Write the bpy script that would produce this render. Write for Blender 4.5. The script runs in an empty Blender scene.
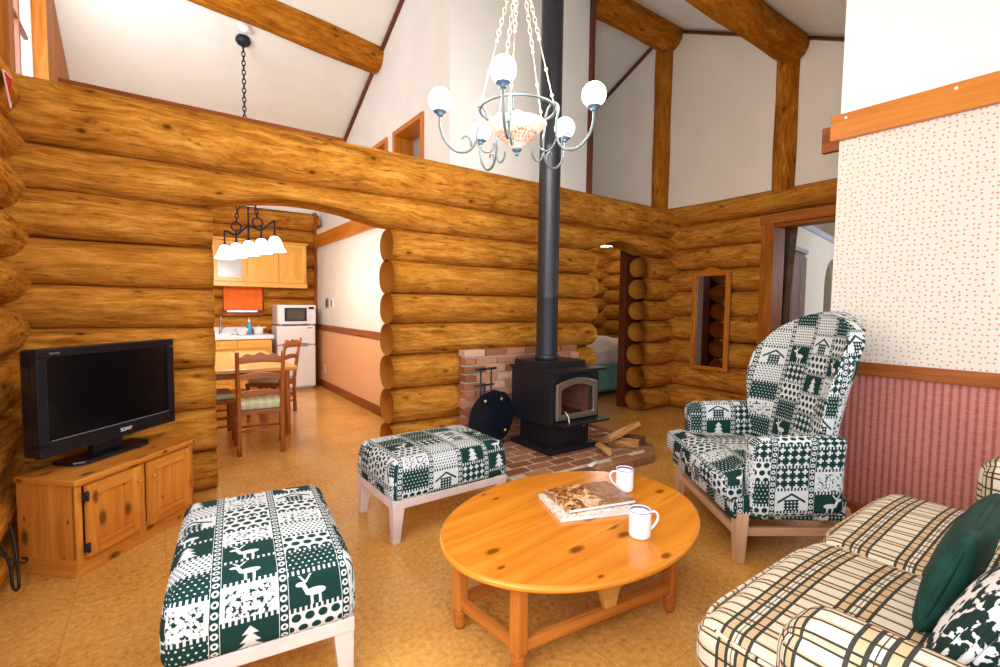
import bpy, bmesh, math, random
from mathutils import Vector, Matrix, Euler

random.seed(11)
PI = math.pi
C = bpy.context.scene.collection
SC = bpy.context.scene

# ------------------------------------------------------------------ camera, world, lights, exposure
yaw, pitch, roll = [math.radians(a) for a in (35.573, -3.268, 0.6976)]
fwd = Vector((math.sin(yaw) * math.cos(pitch), math.cos(yaw) * math.cos(pitch), math.sin(pitch)))
rgt = Vector((math.cos(yaw), -math.sin(yaw), 0))
upv = rgt.cross(fwd)
r_ = rgt * math.cos(roll) + upv * math.sin(roll)
u_ = -rgt * math.sin(roll) + upv * math.cos(roll)
cam_data = bpy.data.cameras.new('camera')
cam_data.sensor_width = 36
cam_data.lens = 476.95 / 1000 * 36
cam_data.clip_start = 0.05
cam = bpy.data.objects.new('camera', cam_data)
C.objects.link(cam)
cam.matrix_world = Matrix(((r_.x, u_.x, -fwd.x, 0), (r_.y, u_.y, -fwd.y, 0), (r_.z, u_.z, -fwd.z, 1.2), (0, 0, 0, 1)))
SC.camera = cam

world = bpy.data.worlds.new('world')
SC.world = world
world.use_nodes = True
wb = world.node_tree.nodes['Background']
wb.inputs[0].default_value = (0.80, 0.88, 1.0, 1)
wb.inputs[1].default_value = 1.6

SC.view_settings.view_transform = 'Standard'
SC.view_settings.look = 'None'
SC.view_settings.gamma = 1.0
SC.view_settings.use_curve_mapping = False
SC.view_settings.exposure = 0.2


def area(name, loc, target, sx, sy, power, col=(1, 1, 1)):
    d = bpy.data.lights.new(name, 'AREA')
    d.shape = 'RECTANGLE'
    d.size, d.size_y, d.energy, d.color = sx, sy, power, col
    o = bpy.data.objects.new(name, d)
    C.objects.link(o)
    o.location = loc
    o.rotation_euler = (Vector(target) - Vector(loc)).to_track_quat('-Z', 'Y').to_euler()
    return o


# daylight entering through the windows of the room, then an added side room fill
area('window_daylight_rear', (0.65, -2.12, 1.75), (0.9, 2.0, 1.6), 2.2, 1.9, 125, (0.90, 0.95, 1.0))
area('window_daylight_rear_right', (2.4, -2.12, 1.75), (2.0, 2.0, 1.9), 1.2, 1.9, 24, (0.90, 0.95, 1.0))
area('window_daylight_left', (-0.50, 0.55, 1.5), (2.0, 1.0, 1.0), 2.0, 1.2, 60, (0.90, 0.95, 1.0))
area('window_daylight_gable', (-0.50, 4.30, 3.12), (0.9, 6.2, 3.35), 0.9, 0.9, 26, (0.92, 0.96, 1.0))
area('side_room_fill', (9.2, 0.46, 1.9), (8.0, 3.0, 1.5), 1.1, 1.1, 52, (0.95, 0.97, 1.0))  # fill light added to brighten the side room beyond the doorway


# ------------------------------------------------------------------ node expressions
def lin(r, g, b):
    f = lambda c: (c / 255) / 12.92 if c / 255 <= 0.04045 else ((c / 255 + 0.055) / 1.055) ** 2.4
    return (f(r), f(g), f(b), 1)


class NT:
    """one material and short ways to add nodes to it"""

    def __init__(s, name):
        s.m = bpy.data.materials.new(name)
        s.m.use_nodes = True
        s.t = s.m.node_tree
        s.b = s.t.nodes['Principled BSDF']
        s.out = s.t.nodes['Material Output']

    def n(s, kind, **kw):
        x = s.t.nodes.new(kind)
        for k, v in kw.items():
            setattr(x, k, v)
        return x

    def put(s, sock, v):
        if isinstance(v, X):
            s.t.links.new(v.s, sock)
        elif isinstance(v, bpy.types.NodeSocket):
            s.t.links.new(v, sock)
        else:
            sock.default_value = v

    def uv(s):
        x = s.n('ShaderNodeSeparateXYZ')
        s.t.links.new(s.n('ShaderNodeTexCoord').outputs['UV'], x.inputs[0])
        return X(s, x.outputs[0]), X(s, x.outputs[1])

    def obj(s):
        return X(s, s.n('ShaderNodeTexCoord').outputs['Object'])

    def vec(s, a, b, c=0.0):
        x = s.n('ShaderNodeCombineXYZ')
        for i, v in enumerate((a, b, c)):
            s.put(x.inputs[i], v)
        return X(s, x.outputs[0])

    def noise(s, v, scale=1.0, detail=3.0, rough=0.55, dist=0.0):
        x = s.n('ShaderNodeTexNoise')
        s.put(x.inputs['Vector'], v)
        x.inputs['Scale'].default_value = scale
        x.inputs['Detail'].default_value = detail
        x.inputs['Roughness'].default_value = rough
        x.inputs['Distortion'].default_value = dist
        return X(s, x.outputs['Fac'])

    def white(s, v):
        x = s.n('ShaderNodeTexWhiteNoise', noise_dimensions='3D')
        s.put(x.inputs['Vector'], v)
        return X(s, x.outputs['Value'])

    def voronoi(s, v, scale=1.0, rnd=1.0, out='Distance'):
        x = s.n('ShaderNodeTexVoronoi', voronoi_dimensions='2D')
        s.put(x.inputs['Vector'], v)
        x.inputs['Scale'].default_value = scale
        x.inputs['Randomness'].default_value = rnd
        return X(s, x.outputs[out])

    def attr(s, name):
        return X(s, s.n('ShaderNodeAttribute', attribute_name=name).outputs['Fac'])

    def mix(s, f, a, b):
        x = s.n('ShaderNodeMix', data_type='RGBA')
        s.put(x.inputs[0], f)
        s.put(x.inputs[6], a)
        s.put(x.inputs[7], b)
        return X(s, x.outputs[2])

    def ramp(s, f, stops):
        x = s.n('ShaderNodeValToRGB')
        e = x.color_ramp.elements
        while len(e) < len(stops):
            e.new(0.5)
        for i, (p, c) in enumerate(stops):
            e[i].position, e[i].color = p, c
        s.put(x.inputs[0], f)
        return X(s, x.outputs[0])

    def bump(s, h, strength=0.3, dist=0.01):
        x = s.n('ShaderNodeBump')
        x.inputs['Strength'].default_value = strength
        x.inputs['Distance'].default_value = dist
        s.put(x.inputs['Height'], h)
        s.t.links.new(x.outputs[0], s.b.inputs['Normal'])

    def done(s, col, rough=0.5, spec=0.5, metal=0.0):
        s.put(s.b.inputs['Base Color'], col)
        s.put(s.b.inputs['Roughness'], rough)
        s.b.inputs['Specular IOR Level'].default_value = spec
        s.b.inputs['Metallic'].default_value = metal
        return s.m


class X:
    def __init__(s, nt, sock):
        s.nt, s.s = nt, sock

    def op(s, o, b=None, c=None, rev=False):
        x = s.nt.n('ShaderNodeMath', operation=o)
        a, b2 = (b, s) if rev else (s, b)
        s.nt.put(x.inputs[0], a)
        if b2 is not None:
            s.nt.put(x.inputs[1], b2)
        if c is not None:
            s.nt.put(x.inputs[2], c)
        return X(s.nt, x.outputs[0])

    def __add__(s, o): return s.op('ADD', o)
    def __radd__(s, o): return s.op('ADD', o)
    def __sub__(s, o): return s.op('SUBTRACT', o)
    def __rsub__(s, o): return s.op('SUBTRACT', o, rev=True)
    def __mul__(s, o): return s.op('MULTIPLY', o)
    def __rmul__(s, o): return s.op('MULTIPLY', o)
    def __truediv__(s, o): return s.op('DIVIDE', o)
    def __lt__(s, o): return s.op('LESS_THAN', o)
    def __gt__(s, o): return s.op('GREATER_THAN', o)
    def __and__(s, o): return s.op('MINIMUM', o)
    def __or__(s, o): return s.op('MAXIMUM', o)
    def floor(s): return s.op('FLOOR')
    def fract(s): return s.op('FRACT')
    def abs(s): return s.op('ABSOLUTE')
    def sqrt(s): return s.op('SQRT')
    def sin(s): return s.op('SINE')
    def inv(s): return s.op('SUBTRACT', 1.0, rev=True) if False else 1.0 - s
    def smooth(s, lo, hi):
        x = s.nt.n('ShaderNodeMapRange', interpolation_type='SMOOTHSTEP')
        s.nt.put(x.inputs['Value'], s)
        x.inputs['From Min'].default_value = lo
        x.inputs['From Max'].default_value = hi
        return X(s.nt, x.outputs['Result'])


def plain(name, col, rough=0.5, spec=0.5, metal=0.0, var=0.06, scale=12):
    """a painted or metal surface with a little unevenness"""
    t = NT(name)
    f = t.noise(t.obj(), scale, 3)
    dark = tuple(c * (1 - var) for c in col[:3]) + (1,)
    lite = tuple(min(1, c * (1 + var)) for c in col[:3]) + (1,)
    return t.done(t.mix(f.smooth(0.3, 0.7), dark, lite), rough, spec, metal)


def wood(name, light, mid, dark, rough=0.4, freq=1.0, knots=0.0, spec=0.4, bump=0.15):
    """sawn wood: grain along U; knots > 0 sprinkles dark pine knots"""
    t = NT(name)
    u, v = t.uv()
    w = t.noise(t.vec(u * 2.5, v * 9.0), 1.0, 2) * 0.10
    g = t.noise(t.vec(u * (2.0 * freq), (v + w) * (38.0 * freq)), 1.0, 4, 0.6)
    b = t.noise(t.vec(u * 0.9, v * 5.0), 1.0, 2)
    f = g * 0.65 + b * 0.45
    col = t.ramp(f, [(0.32, dark), (0.52, mid), (0.72, light)])
    if knots:
        sc = t.vec(u * 1.0, v * 2.0)
        d = t.voronoi(sc, 4.2)
        pick = t.voronoi(sc, 4.2, out='Color')
        sel = X(t, t.n('ShaderNodeSeparateColor').outputs[0])
        t.t.links.new(pick.s, sel.s.node.inputs[0])
        d = (d + (t.noise(t.vec(u * 40.0, v * 40.0), 1.0, 2) - 0.5) * 0.06) / (sel * (1.5 / knots) + 0.45)
        k = (1.0 - d.smooth(0.04, 0.12)) & (sel < knots)
        halo = (1.0 - d.smooth(0.08, 0.30)) & (sel < knots)
        col = t.mix(halo * 0.35, col, mid)
        col = t.mix(k * 0.85, col, tuple(c * 0.28 for c in dark[:3]) + (1,))
    if bump:
        t.bump(g, bump, 0.003)
    return t.done(col, rough, spec)


# ------------------------------------------------------------------ materials
def mat_log(name, light, mid, dark, streak):
    t = NT(name)
    u, v = t.uv()
    w = t.noise(t.vec(u * 1.6, v * 4.0), 1.0, 3) * 0.16
    g = t.noise(t.vec(u * 3.6, (v + w) * 26.0), 1.0, 6, 0.68)
    fine = t.noise(t.vec(u * 14.0, (v + w) * 80.0), 1.0, 3, 0.6)
    patch = t.noise(t.vec(u * 2.6, v * 6.0), 1.0, 4)
    f = g * 0.62 + patch * 0.30 + fine * 0.20
    col = t.ramp(f, [(0.43, dark), (0.56, mid), (0.70, light)])
    s = t.noise(t.vec(u * 7.0, (v + w) * 44.0 + 7.0), 1.0, 5, 0.7)
    col = t.mix(s.smooth(0.53, 0.68) * 0.75, col, streak)
    sc = t.vec(u * 1.0 + w * 0.5, v * 2.1 + w * 0.6)
    d = t.voronoi(sc, 2.3)
    pk = t.n('ShaderNodeSeparateColor')
    t.t.links.new(t.voronoi(sc, 2.3, out='Color').s, pk.inputs[0])
    sel = X(t, pk.outputs[0]) < 0.38
    k = (1.0 - d.smooth(0.025, 0.07)) & sel
    ring = (1.0 - d.smooth(0.05, 0.16)) & sel
    col = t.mix(ring * 0.4, col, dark)
    col = t.mix(k * 0.85, col, tuple(c * 0.5 for c in streak[:3]) + (1,))
    tint = t.attr('rnd')
    col = t.mix(tint * 0.30, col, mid)
    t.bump(g * 0.8 + fine * 0.5 - s * 0.5, 0.6, 0.014)
    return t.done(col, 0.66, 0.0)


M = {}
M['log'] = mat_log('log_wood', lin(228, 168, 78), lin(192, 126, 46), lin(128, 76, 22), lin(72, 38, 12))
M['beam_log'] = mat_log('purlin_log_wood', lin(206, 142, 52), lin(172, 104, 30), lin(118, 64, 16), lin(72, 36, 10))


def mat_loop_end():
    t = NT('log_end_grain')
    u, v = t.uv()
    r = (u * u + v * v).sqrt()
    n = t.noise(t.vec(u * 8.0, v * 8.0), 1.0, 3)
    ring = ((r + n * 0.012) * 420.0).sin() * 0.5 + 0.5
    col = t.mix(ring * 0.35 + n * 0.4, lin(180, 114, 46), lin(130, 78, 24))
    return t.done(col, 0.7, 0.0)


M['log_end'] = mat_loop_end()
M['orange_wood'] = wood('orange_board', lin(212, 134, 44), lin(192, 112, 28), lin(160, 86, 16), 0.38, 0.7)
M['trim_dark'] = wood('dark_red_trim', lin(120, 58, 28), lin(96, 42, 20), lin(70, 28, 14), 0.4)
M['trim_brown'] = wood('brown_trim', lin(166, 94, 42), lin(138, 72, 28), lin(106, 52, 18), 0.45, spec=0.15)
M['door_trim'] = wood('orange_brown_casing', lin(188, 116, 40), lin(160, 90, 26), lin(124, 64, 14), 0.45, spec=0.12)
M['pine'] = wood('knotty_pine', lin(222, 148, 64), lin(200, 122, 42), lin(164, 90, 26), 0.35, 0.8, knots=0.8)
M['table_pine'] = wood('honey_pine', lin(230, 150, 48), lin(212, 126, 30), lin(176, 94, 14), 0.22, 0.55, knots=0.42, spec=0.5, bump=0.05)
M['table_leg'] = wood('honey_pine_leg', lin(206, 130, 56), lin(182, 104, 36), lin(144, 76, 20), 0.35)
M['maple'] = wood('light_cabinet_wood', lin(240, 186, 96), lin(228, 166, 72), lin(208, 142, 50), 0.35, 0.6)
M['chair_wood'] = wood('dining_chair_wood', lin(184, 114, 54), lin(158, 90, 38), lin(120, 64, 24), 0.35)
M['table_oak'] = wood('dining_table_wood', lin(234, 182, 104), lin(218, 156, 76), lin(184, 118, 48), 0.3)
M['lilac_leg'] = plain('pale_painted_leg', lin(222, 204, 198), 0.45)
M['beech_leg'] = wood('pale_beech_leg', lin(222, 184, 150), lin(208, 166, 130), lin(184, 138, 102), 0.4)
M['white_paint'] = plain('white_plaster', lin(242, 241, 237), 0.85, 0.2, var=0.02, scale=3)
M['beige_paint'] = plain('beige_plaster', lin(238, 228, 214), 0.85, 0.2, var=0.02, scale=3)
M['ceiling_paint'] = plain('ceiling_plaster', lin(232, 232, 225), 0.85, 0.2, var=0.02, scale=3)
M['kitchen_paint'] = plain('kitchen_wallpaper', lin(232, 226, 216), 0.8, 0.2, var=0.03, scale=5)
M['black'] = plain('black_stove_steel', lin(34, 34, 42), 0.42, 0.5, 0.3)
M['black_matte'] = plain('matte_black_steel', lin(38, 38, 44), 0.5, 0.4)
M['blue_black'] = plain('glossy_dark_enamel', lin(22, 30, 44), 0.22, 0.6, 0.2)
M['pipe'] = plain('charcoal_flue', lin(52, 54, 62), 0.38, 0.5, 0.35)
M['silver'] = plain('brushed_silver', lin(196, 190, 182), 0.32, 0.5, 0.9)
M['brass'] = plain('brass', lin(206, 176, 112), 0.3, 0.5, 0.9)
M['tv_plastic'] = plain('black_plastic', lin(20, 20, 28), 0.25, 0.5)
M['tv_screen'] = plain('dark_screen', lin(8, 8, 12), 0.16, 0.5, var=0.0)
M['tv_grey'] = plain('grey_plastic', lin(120, 122, 130), 0.4)
M['white_gloss'] = plain('white_enamel', lin(236, 236, 240), 0.25, 0.5, var=0.01)
M['white_ceramic'] = plain('white_ceramic', lin(240, 240, 246), 0.12, 0.5, var=0.01)
M['blue_rim'] = plain('blue_grey_rim', lin(104, 116, 150), 0.25)
M['dark_glass'] = plain('smoked_glass', lin(74, 66, 58), 0.12, 0.6)
M['iron'] = plain('wrought_iron', lin(40, 42, 52), 0.5, 0.4, 0.4)
M['verdigris'] = plain('pale_verdigris_metal', lin(122, 134, 138), 0.45, 0.5, 0.5)
M['blue_metal'] = plain('blue_grey_metal', lin(92, 122, 148), 0.4, 0.5, 0.4)
M['chain_pale'] = plain('pale_chain', lin(214, 206, 190), 0.5, 0.4, 0.2)
M['green_velvet'] = plain('green_velvet', lin(14, 58, 48), 0.7, 0.3, var=0.35, scale=9)
M['orange_cloth'] = plain('orange_blind', lin(240, 118, 44), 0.8, 0.2, var=0.08)
M['white_cloth'] = plain('white_cotton', lin(232, 222, 216), 0.9, 0.2, var=0.08, scale=9)
M['teal_cloth'] = plain('teal_cotton', lin(116, 184, 180), 0.9, 0.2, var=0.1)
M['olive_cloth'] = plain('brown_curtain', lin(112, 92, 74), 0.9, 0.2, var=0.2, scale=6)
M['wardrobe'] = wood('purple_brown_wood', lin(158, 126, 130), lin(136, 106, 110), lin(110, 82, 88), 0.5)
M['ledge_blue'] = plain('pale_blue_paint', lin(190, 206, 236), 0.5, var=0.04)
M['red_cloth'] = plain('red_felt', lin(204, 30, 28), 0.9, 0.2)
M['cable'] = plain('black_rubber', lin(22, 22, 26), 0.5)
M['blue_plastic'] = plain('blue_plastic', lin(64, 160, 212), 0.3)
M['firebrick'] = plain('pale_firebrick', lin(196, 148, 128), 0.9, 0.2, var=0.2, scale=20)
M['paper'] = plain('white_paper', lin(232, 230, 228), 0.8, 0.2)
M['steel'] = plain('stainless_steel', lin(190, 194, 200), 0.25, 0.5, 0.9)


def mat_emit(name, col, strength):
    t = NT(name)
    t.b.inputs['Emission Color'].default_value = col
    t.b.inputs['Emission Strength'].default_value = strength
    return t.done((0.9, 0.88, 0.84, 1), 0.3)


M['globe'] = mat_emit('lit_globe_glass', (1.0, 0.94, 0.84, 1), 4.5)
M['tulip'] = mat_emit('lit_tulip_glass', (1.0, 0.95, 0.86, 1), 2.2)


def mat_bowl():
    t = NT('floral_glass_bowl')
    u, v = t.uv()
    n = t.noise(t.vec(u * 60.0, v * 60.0), 1.0, 3)
    band = v.smooth(0.045, 0.07) * (1.0 - v.smooth(0.12, 0.15))
    col = t.mix((n.smooth(0.45, 0.58)) * band, lin(236, 220, 206), lin(196, 122, 66))
    t.put(t.b.inputs['Emission Color'], col)
    t.b.inputs['Emission Strength'].default_value = 0.35
    return t.done(col, 0.3)


M['bowl'] = mat_bowl()


def mat_glass(name='window_glass', tint=(0.96, 0.98, 1, 1), gloss=0.12):
    t = NT(name)
    tr = t.n('ShaderNodeBsdfTransparent')
    tr.inputs[0].default_value = tint
    gl = t.n('ShaderNodeBsdfGlossy')
    gl.inputs['Roughness'].default_value = 0.03
    mx = t.n('ShaderNodeMixShader')
    n = t.noise(t.obj(), 2.0, 1)
    t.put(mx.inputs[0], n * 0.02 + gloss)
    t.t.links.new(tr.outputs[0], mx.inputs[1])
    t.t.links.new(gl.outputs[0], mx.inputs[2])
    t.t.links.new(mx.outputs[0], t.out.inputs['Surface'])
    return t.m


M['glass'] = mat_glass()
M['stove_glass'] = mat_glass('stove_door_glass', (0.85, 0.80, 0.78, 1), 0.10)


def mat_mirror():
    t = NT('mirror_silver')
    n = t.noise(t.obj(), 3.0, 1)
    return t.done(t.mix(n, (0.80, 0.82, 0.84, 1), (0.86, 0.87, 0.88, 1)), 0.02, 0.5, 1.0)


M['mirror'] = mat_mirror()


def mat_floor():
    t = NT('cork_tile_floor')
    u, v = t.uv()
    fine = t.noise(t.vec(u, v), 190.0, 3, 0.7)
    mid = t.noise(t.vec(u, v), 46.0, 4, 0.6)
    big = t.noise(t.vec(u, v), 2.2, 3)
    cu, cv = (u * 3.28).floor(), (v * 3.28).floor()
    tile = t.white(t.vec(cu, cv, 3.0))
    f = fine * 0.30 + mid * 0.42 + big * 0.26 + tile * 0.03
    col = t.ramp(f, [(0.36, lin(160, 100, 36)), (0.46, lin(206, 146, 66)), (0.58, lin(224, 170, 92)), (0.70, lin(238, 198, 130))])
    eu = ((u * 3.28).fract() - 0.5).abs()
    ev = ((v * 3.28).fract() - 0.5).abs()
    line = (eu | ev).smooth(0.490, 0.498)
    col = t.mix(line * 0.30, col, lin(120, 78, 34))
    t.bump(fine, 0.06, 0.002)
    return t.done(col, mid * 0.12 + 0.16, 0.5)


M['floor'] = mat_floor()


def mat_dots():
    """cream wallpaper with little orange flecks"""
    t = NT('flecked_wallpaper')
    u, v = t.uv()
    p = t.vec(u, v)
    d = t.voronoi(p, 37.0, 0.55)
    pc = t.n('ShaderNodeSeparateColor')
    t.t.links.new(t.voronoi(p, 37.0, 0.55, 'Color').s, pc.inputs[0])
    c = X(t, pc.outputs[0])
    dot = 1.0 - d.smooth(0.14, 0.21)
    n = t.noise(p, 240.0, 2)
    base = t.mix(n, lin(216, 208, 196), lin(230, 222, 210))
    ink = t.mix(c > 0.45, lin(206, 130, 84), lin(166, 134, 108))
    return t.done(t.mix(dot * 0.8, base, ink), 0.8, 0.2)


M['dots'] = mat_dots()


def mat_pink():
    """dusty pink ribbed wall covering"""
    t = NT('pink_ribbed_wallpaper')
    u, v = t.uv()
    a = (u * 31.0).fract()
    rib = (a - 0.5).abs()
    tick = ((v * 130.0).fract() - 0.5).abs().smooth(0.15, 0.4)
    n = t.noise(t.vec(u * 26.0, v * 60.0), 1.0, 3)
    f = rib.smooth(0.15, 0.45) * (0.40 + tick * 0.60) + (n - 0.5) * 0.9
    col = t.ramp(f, [(0.0, lin(202, 132, 122)), (0.5, lin(180, 104, 92)), (1.0, lin(144, 72, 62))])
    t.bump(rib, 0.25, 0.004)
    return t.done(col, 0.8, 0.2)


M['pink'] = mat_pink()


def mat_peach():
    t = NT('peach_wall_covering')
    u, v = t.uv()
    n = t.noise(t.vec(u * 60.0, v * 30.0), 1.0, 3)
    return t.done(t.mix(n, lin(226, 164, 112), lin(240, 188, 140)), 0.75, 0.2)


M['peach'] = mat_peach()


def mat_brick():
    t = NT('fireplace_brick')
    u, v = t.uv()
    r = t.attr('rnd')
    n = t.noise(t.vec(u, v), 34.0, 4)
    col = t.ramp(r * 0.75 + n * 0.35, [(0.15, lin(140, 88, 62)), (0.45, lin(178, 116, 84)), (0.75, lin(206, 150, 116)), (1.0, lin(222, 186, 160))])
    t.bump(n, 0.3, 0.006)
    return t.done(col, 0.85, 0.2)


M['brick'] = mat_brick()


def mat_floor_brick():
    t = NT('hearth_floor_brick')
    u, v = t.uv()
    n = t.noise(t.vec(u, v), 40.0, 4)
    col = t.ramp(t.attr('rnd') * 0.7 + n * 0.4, [(0.15, lin(120, 76, 50)), (0.5, lin(156, 104, 72)), (0.95, lin(184, 134, 100))])
    t.bump(n, 0.3, 0.006)
    return t.done(col, 0.8, 0.2)


M['floor_brick'] = mat_floor_brick()
M['mortar'] = plain('pale_mortar', lin(212, 196, 182), 0.9, 0.2, var=0.12, scale=30)


def mat_patch():
    """woven patchwork: green and white squares with trees, huts, deer and dots, ringed bands between"""
    t = NT('green_patchwork_fabric')
    u, v = t.uv()
    PW, PH, BW = 0.148, 0.106, 0.028
    col_i = (u / (PW + BW)).floor()
    a0 = (u / (PW + BW)).fract() * (PW + BW)
    shift = t.white(t.vec(col_i, 3.7, 1.3))
    vv = v + shift * PH
    row_i = (vv / PH).floor()
    b0 = (vv / PH).fract()
    h = t.white(t.vec(col_i, row_i, 5.1))
    h2 = t.white(t.vec(row_i, col_i, 9.4))
    a = (a0 - BW) / PW * 2.0 - 1.0
    b = b0 * 2.0 - 1.0
    aa = a.abs()

    def sel(lo, hi):
        return (h > lo) & (h < hi)

    def grid(n, m, r, stag=0.0):
        y = (b + 1.0) * (m * 0.5)
        x = (a + 1.0) * (n * 0.5)
        if stag:
            x = x + y.floor() * stag
        px, py = (x.fract() - 0.5), (y.fract() - 0.5)
        return (px * px + py * py) < (r * r)

    # motifs: masks where the ink (dark on white, white on green) goes
    small = grid(8, 6, 0.17, 0.5)
    blobs = grid(4, 3, 0.36, 0.5)
    tree = (aa < ((0.78 - b) * 2.2).fract() * 0.22 + (0.78 - b) * 0.16) & (b < 0.78) & (b > -0.62)
    tree = tree | ((aa < 0.07) & (b < -0.55) & (b > -0.82))
    hut = ((b - (0.72 - aa * 0.85)).abs() < 0.11) & (aa < 0.86)
    hut = hut | (((aa < 0.46) & (b < 0.22) & (b > -0.74)) & (1.0 - grid(9, 7, 0.26)))
    body = ((a * a) / 0.16 + ((b + 0.05) * (b + 0.05)) / 0.045) < 1.0
    legs = ((((a * 3.2).fract() - 0.5).abs() < 0.17) & (aa < 0.40)) & ((b < -0.05) & (b > -0.74))
    neck = ((a - 0.38 - (b - 0.20) * 0.30).abs() < 0.09) & ((b > -0.05) & (b < 0.50))
    head = (((a - 0.56) * (a - 0.56)) / 0.030 + ((b - 0.46) * (b - 0.46)) / 0.016) < 1.0
    horn = (((a - 0.36).abs() - (b - 0.52) * 0.55).abs() < 0.05) & ((b > 0.5) & (b < 0.92))
    deer = body | legs | neck | head | horn
    gx = ((a + 1.0) * 2.0).fract() - 0.5
    gy = ((b + 1.0) * 1.5).fract() - 0.5
    plus = ((gx.abs() < 0.13) | (gy.abs() < 0.13)) & ((gx.abs() < 0.36) & (gy.abs() < 0.36))
    scene = (tree.nt.noise(t.vec(u, v), 75.0, 2) > 0.56) & ((aa < 0.85) & (b.abs() < 0.8))
    dense = grid(9, 7, 0.27, 0.5)
    kinds = [(small, 0), (blobs, 1), (tree, 0), (hut, 1), (deer, 0), (plus, 0), (dense, 1), (scene, 1)]
    fab = None
    white_mask = None
    for i, (ink, on_white) in enumerate(kinds):
        s = sel(i / 8.0, (i + 1) / 8.0)
        w = ((1.0 - ink) if on_white else ink) & s
        white_mask = w if white_mask is None else (white_mask | w)
    # ring band between columns, thin wavy rule between rows
    bx = a0 / BW * 2.0 - 1.0
    by = (v / BW).fract() * 2.0 - 1.0
    rr = (bx * bx + by * by).sqrt()
    ring = ((rr - 0.52).abs() < 0.20) | (bx.abs() > 0.88)
    in_band = a0 < BW
    row_rule = ((b0 < 0.13) & (((u * 66.0).fract() - 0.5).abs() < 0.22)) | (b0 > 0.955)
    rule_zone = b0 < 0.13
    wm = (white_mask & (1.0 - rule_zone)) | (row_rule & rule_zone)
    mask = (wm & (1.0 - in_band)) | (ring & in_band)
    n = t.noise(t.vec(u, v), 420.0, 2)
    green = t.mix(n, lin(8, 38, 36), lin(20, 66, 60))
    white = t.mix(n, lin(188, 194, 196), lin(226, 228, 228))
    t.bump(n, 0.12, 0.002)
    return t.done(t.mix(mask, green, white), 0.85, 0.2)


M['patch'] = mat_patch()


def mat_plaid():
    """cream plaid: groups of dark and tan lines crossing"""
    t = NT('cream_plaid_fabric')
    u, v = t.uv()

    def lines(x, per, offs, wd):
        f = (x / per).fract()
        m = None
        for o in offs:
            q = (f - o).abs() < wd / per
            m = q if m is None else (m | q)
        return m

    dark = lines(v, 0.150, (0.20, 0.36, 0.52, 0.68), 0.0040) | lines(u, 0.110, (0.22, 0.42, 0.80), 0.0032)
    tan = lines(v, 0.150, (0.28, 0.60), 0.0100) | lines(u, 0.110, (0.26, 0.38, 0.84), 0.0045)
    thin = lines(v, 0.150, (0.44,), 0.0012)
    n = t.noise(t.vec(u, v), 380.0, 2)
    cream = t.mix(n, lin(208, 196, 174), lin(226, 216, 196))
    c = t.mix(tan * 0.70, cream, lin(196, 154, 100))
    c = t.mix((dark | thin) * 0.95, c, lin(28, 36, 34))
    t.bump(n, 0.15, 0.002)
    return t.done(c, 0.85, 0.2)


M['plaid'] = mat_plaid()


def mat_floral():
    t = NT('dark_floral_fabric')
    u, v = t.uv()
    n = t.noise(t.vec(u * 15.0, v * 15.0), 1.0, 2, 0.5, 1.6)
    n2 = t.noise(t.vec(u * 30.0, v * 22.0), 1.0, 2, 0.5, 2.2)
    m = (n + n2 * 0.4).smooth(0.70, 0.73)
    c = t.mix(m, lin(24, 44, 40), lin(222, 216, 212))
    return t.done(c, 0.85, 0.2)


M['floral'] = mat_floral()


def mat_seat_stripe():
    t = NT('pale_green_seat_cloth')
    u, v = t.uv()
    s = (u * 16.0).fract().smooth(0.45, 0.55)
    n = t.noise(t.vec(u, v), 160.0, 2)
    return t.done(t.mix(s * 0.25 + n * 0.3, lin(212, 210, 172), lin(150, 160, 130)), 0.85, 0.2)


M['seat_cloth'] = mat_seat_stripe()


def mat_cover(name, seedv):
    """printed magazine cover: warm photo blocks"""
    t = NT(name)
    u, v = t.uv()
    n = t.noise(t.vec(u * 22.0 + seedv, v * 16.0), 1.0, 3, 0.6, 1.5)
    st = ((u * 60.0 + v * 20.0).fract() - 0.5).abs()
    pale = seedv > 5
    c = t.ramp(n, [(0.35, lin(150, 110, 90)), (0.44, lin(226, 214, 204)), (0.56, lin(240, 236, 230)), (0.66, lin(214, 150, 96)), (0.8, lin(160, 70, 60))] if pale else [(0.35, lin(70, 40, 24)), (0.46, lin(150, 84, 36)), (0.54, lin(222, 168, 96)), (0.62, lin(236, 216, 190)), (0.72, lin(120, 60, 30))])
    right = (u > 0.02)
    c2 = t.mix(st.smooth(0.2, 0.4), lin(88, 46, 24), lin(176, 110, 58))
    return t.done(c if pale else t.mix(right * 0.8, c, c2), 0.3, 0.5)


M['cover_a'] = mat_cover('brown_magazine_cover', 3.0)
M['cover_b'] = mat_cover('pale_magazine_cover', 11.0)


def mat_bark():
    t = NT('split_firewood')
    u, v = t.uv()
    n = t.noise(t.vec(u * 6.0, v * 60.0), 1.0, 4)
    return t.done(t.mix(n.smooth(0.3, 0.7), lin(150, 96, 50), lin(222, 170, 104)), 0.8, 0.2)


M['firewood'] = mat_bark()
M['bark'] = wood('dark_bark', lin(110, 70, 44), lin(80, 50, 32), lin(50, 30, 20), 0.9, bump=0.6)


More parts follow.
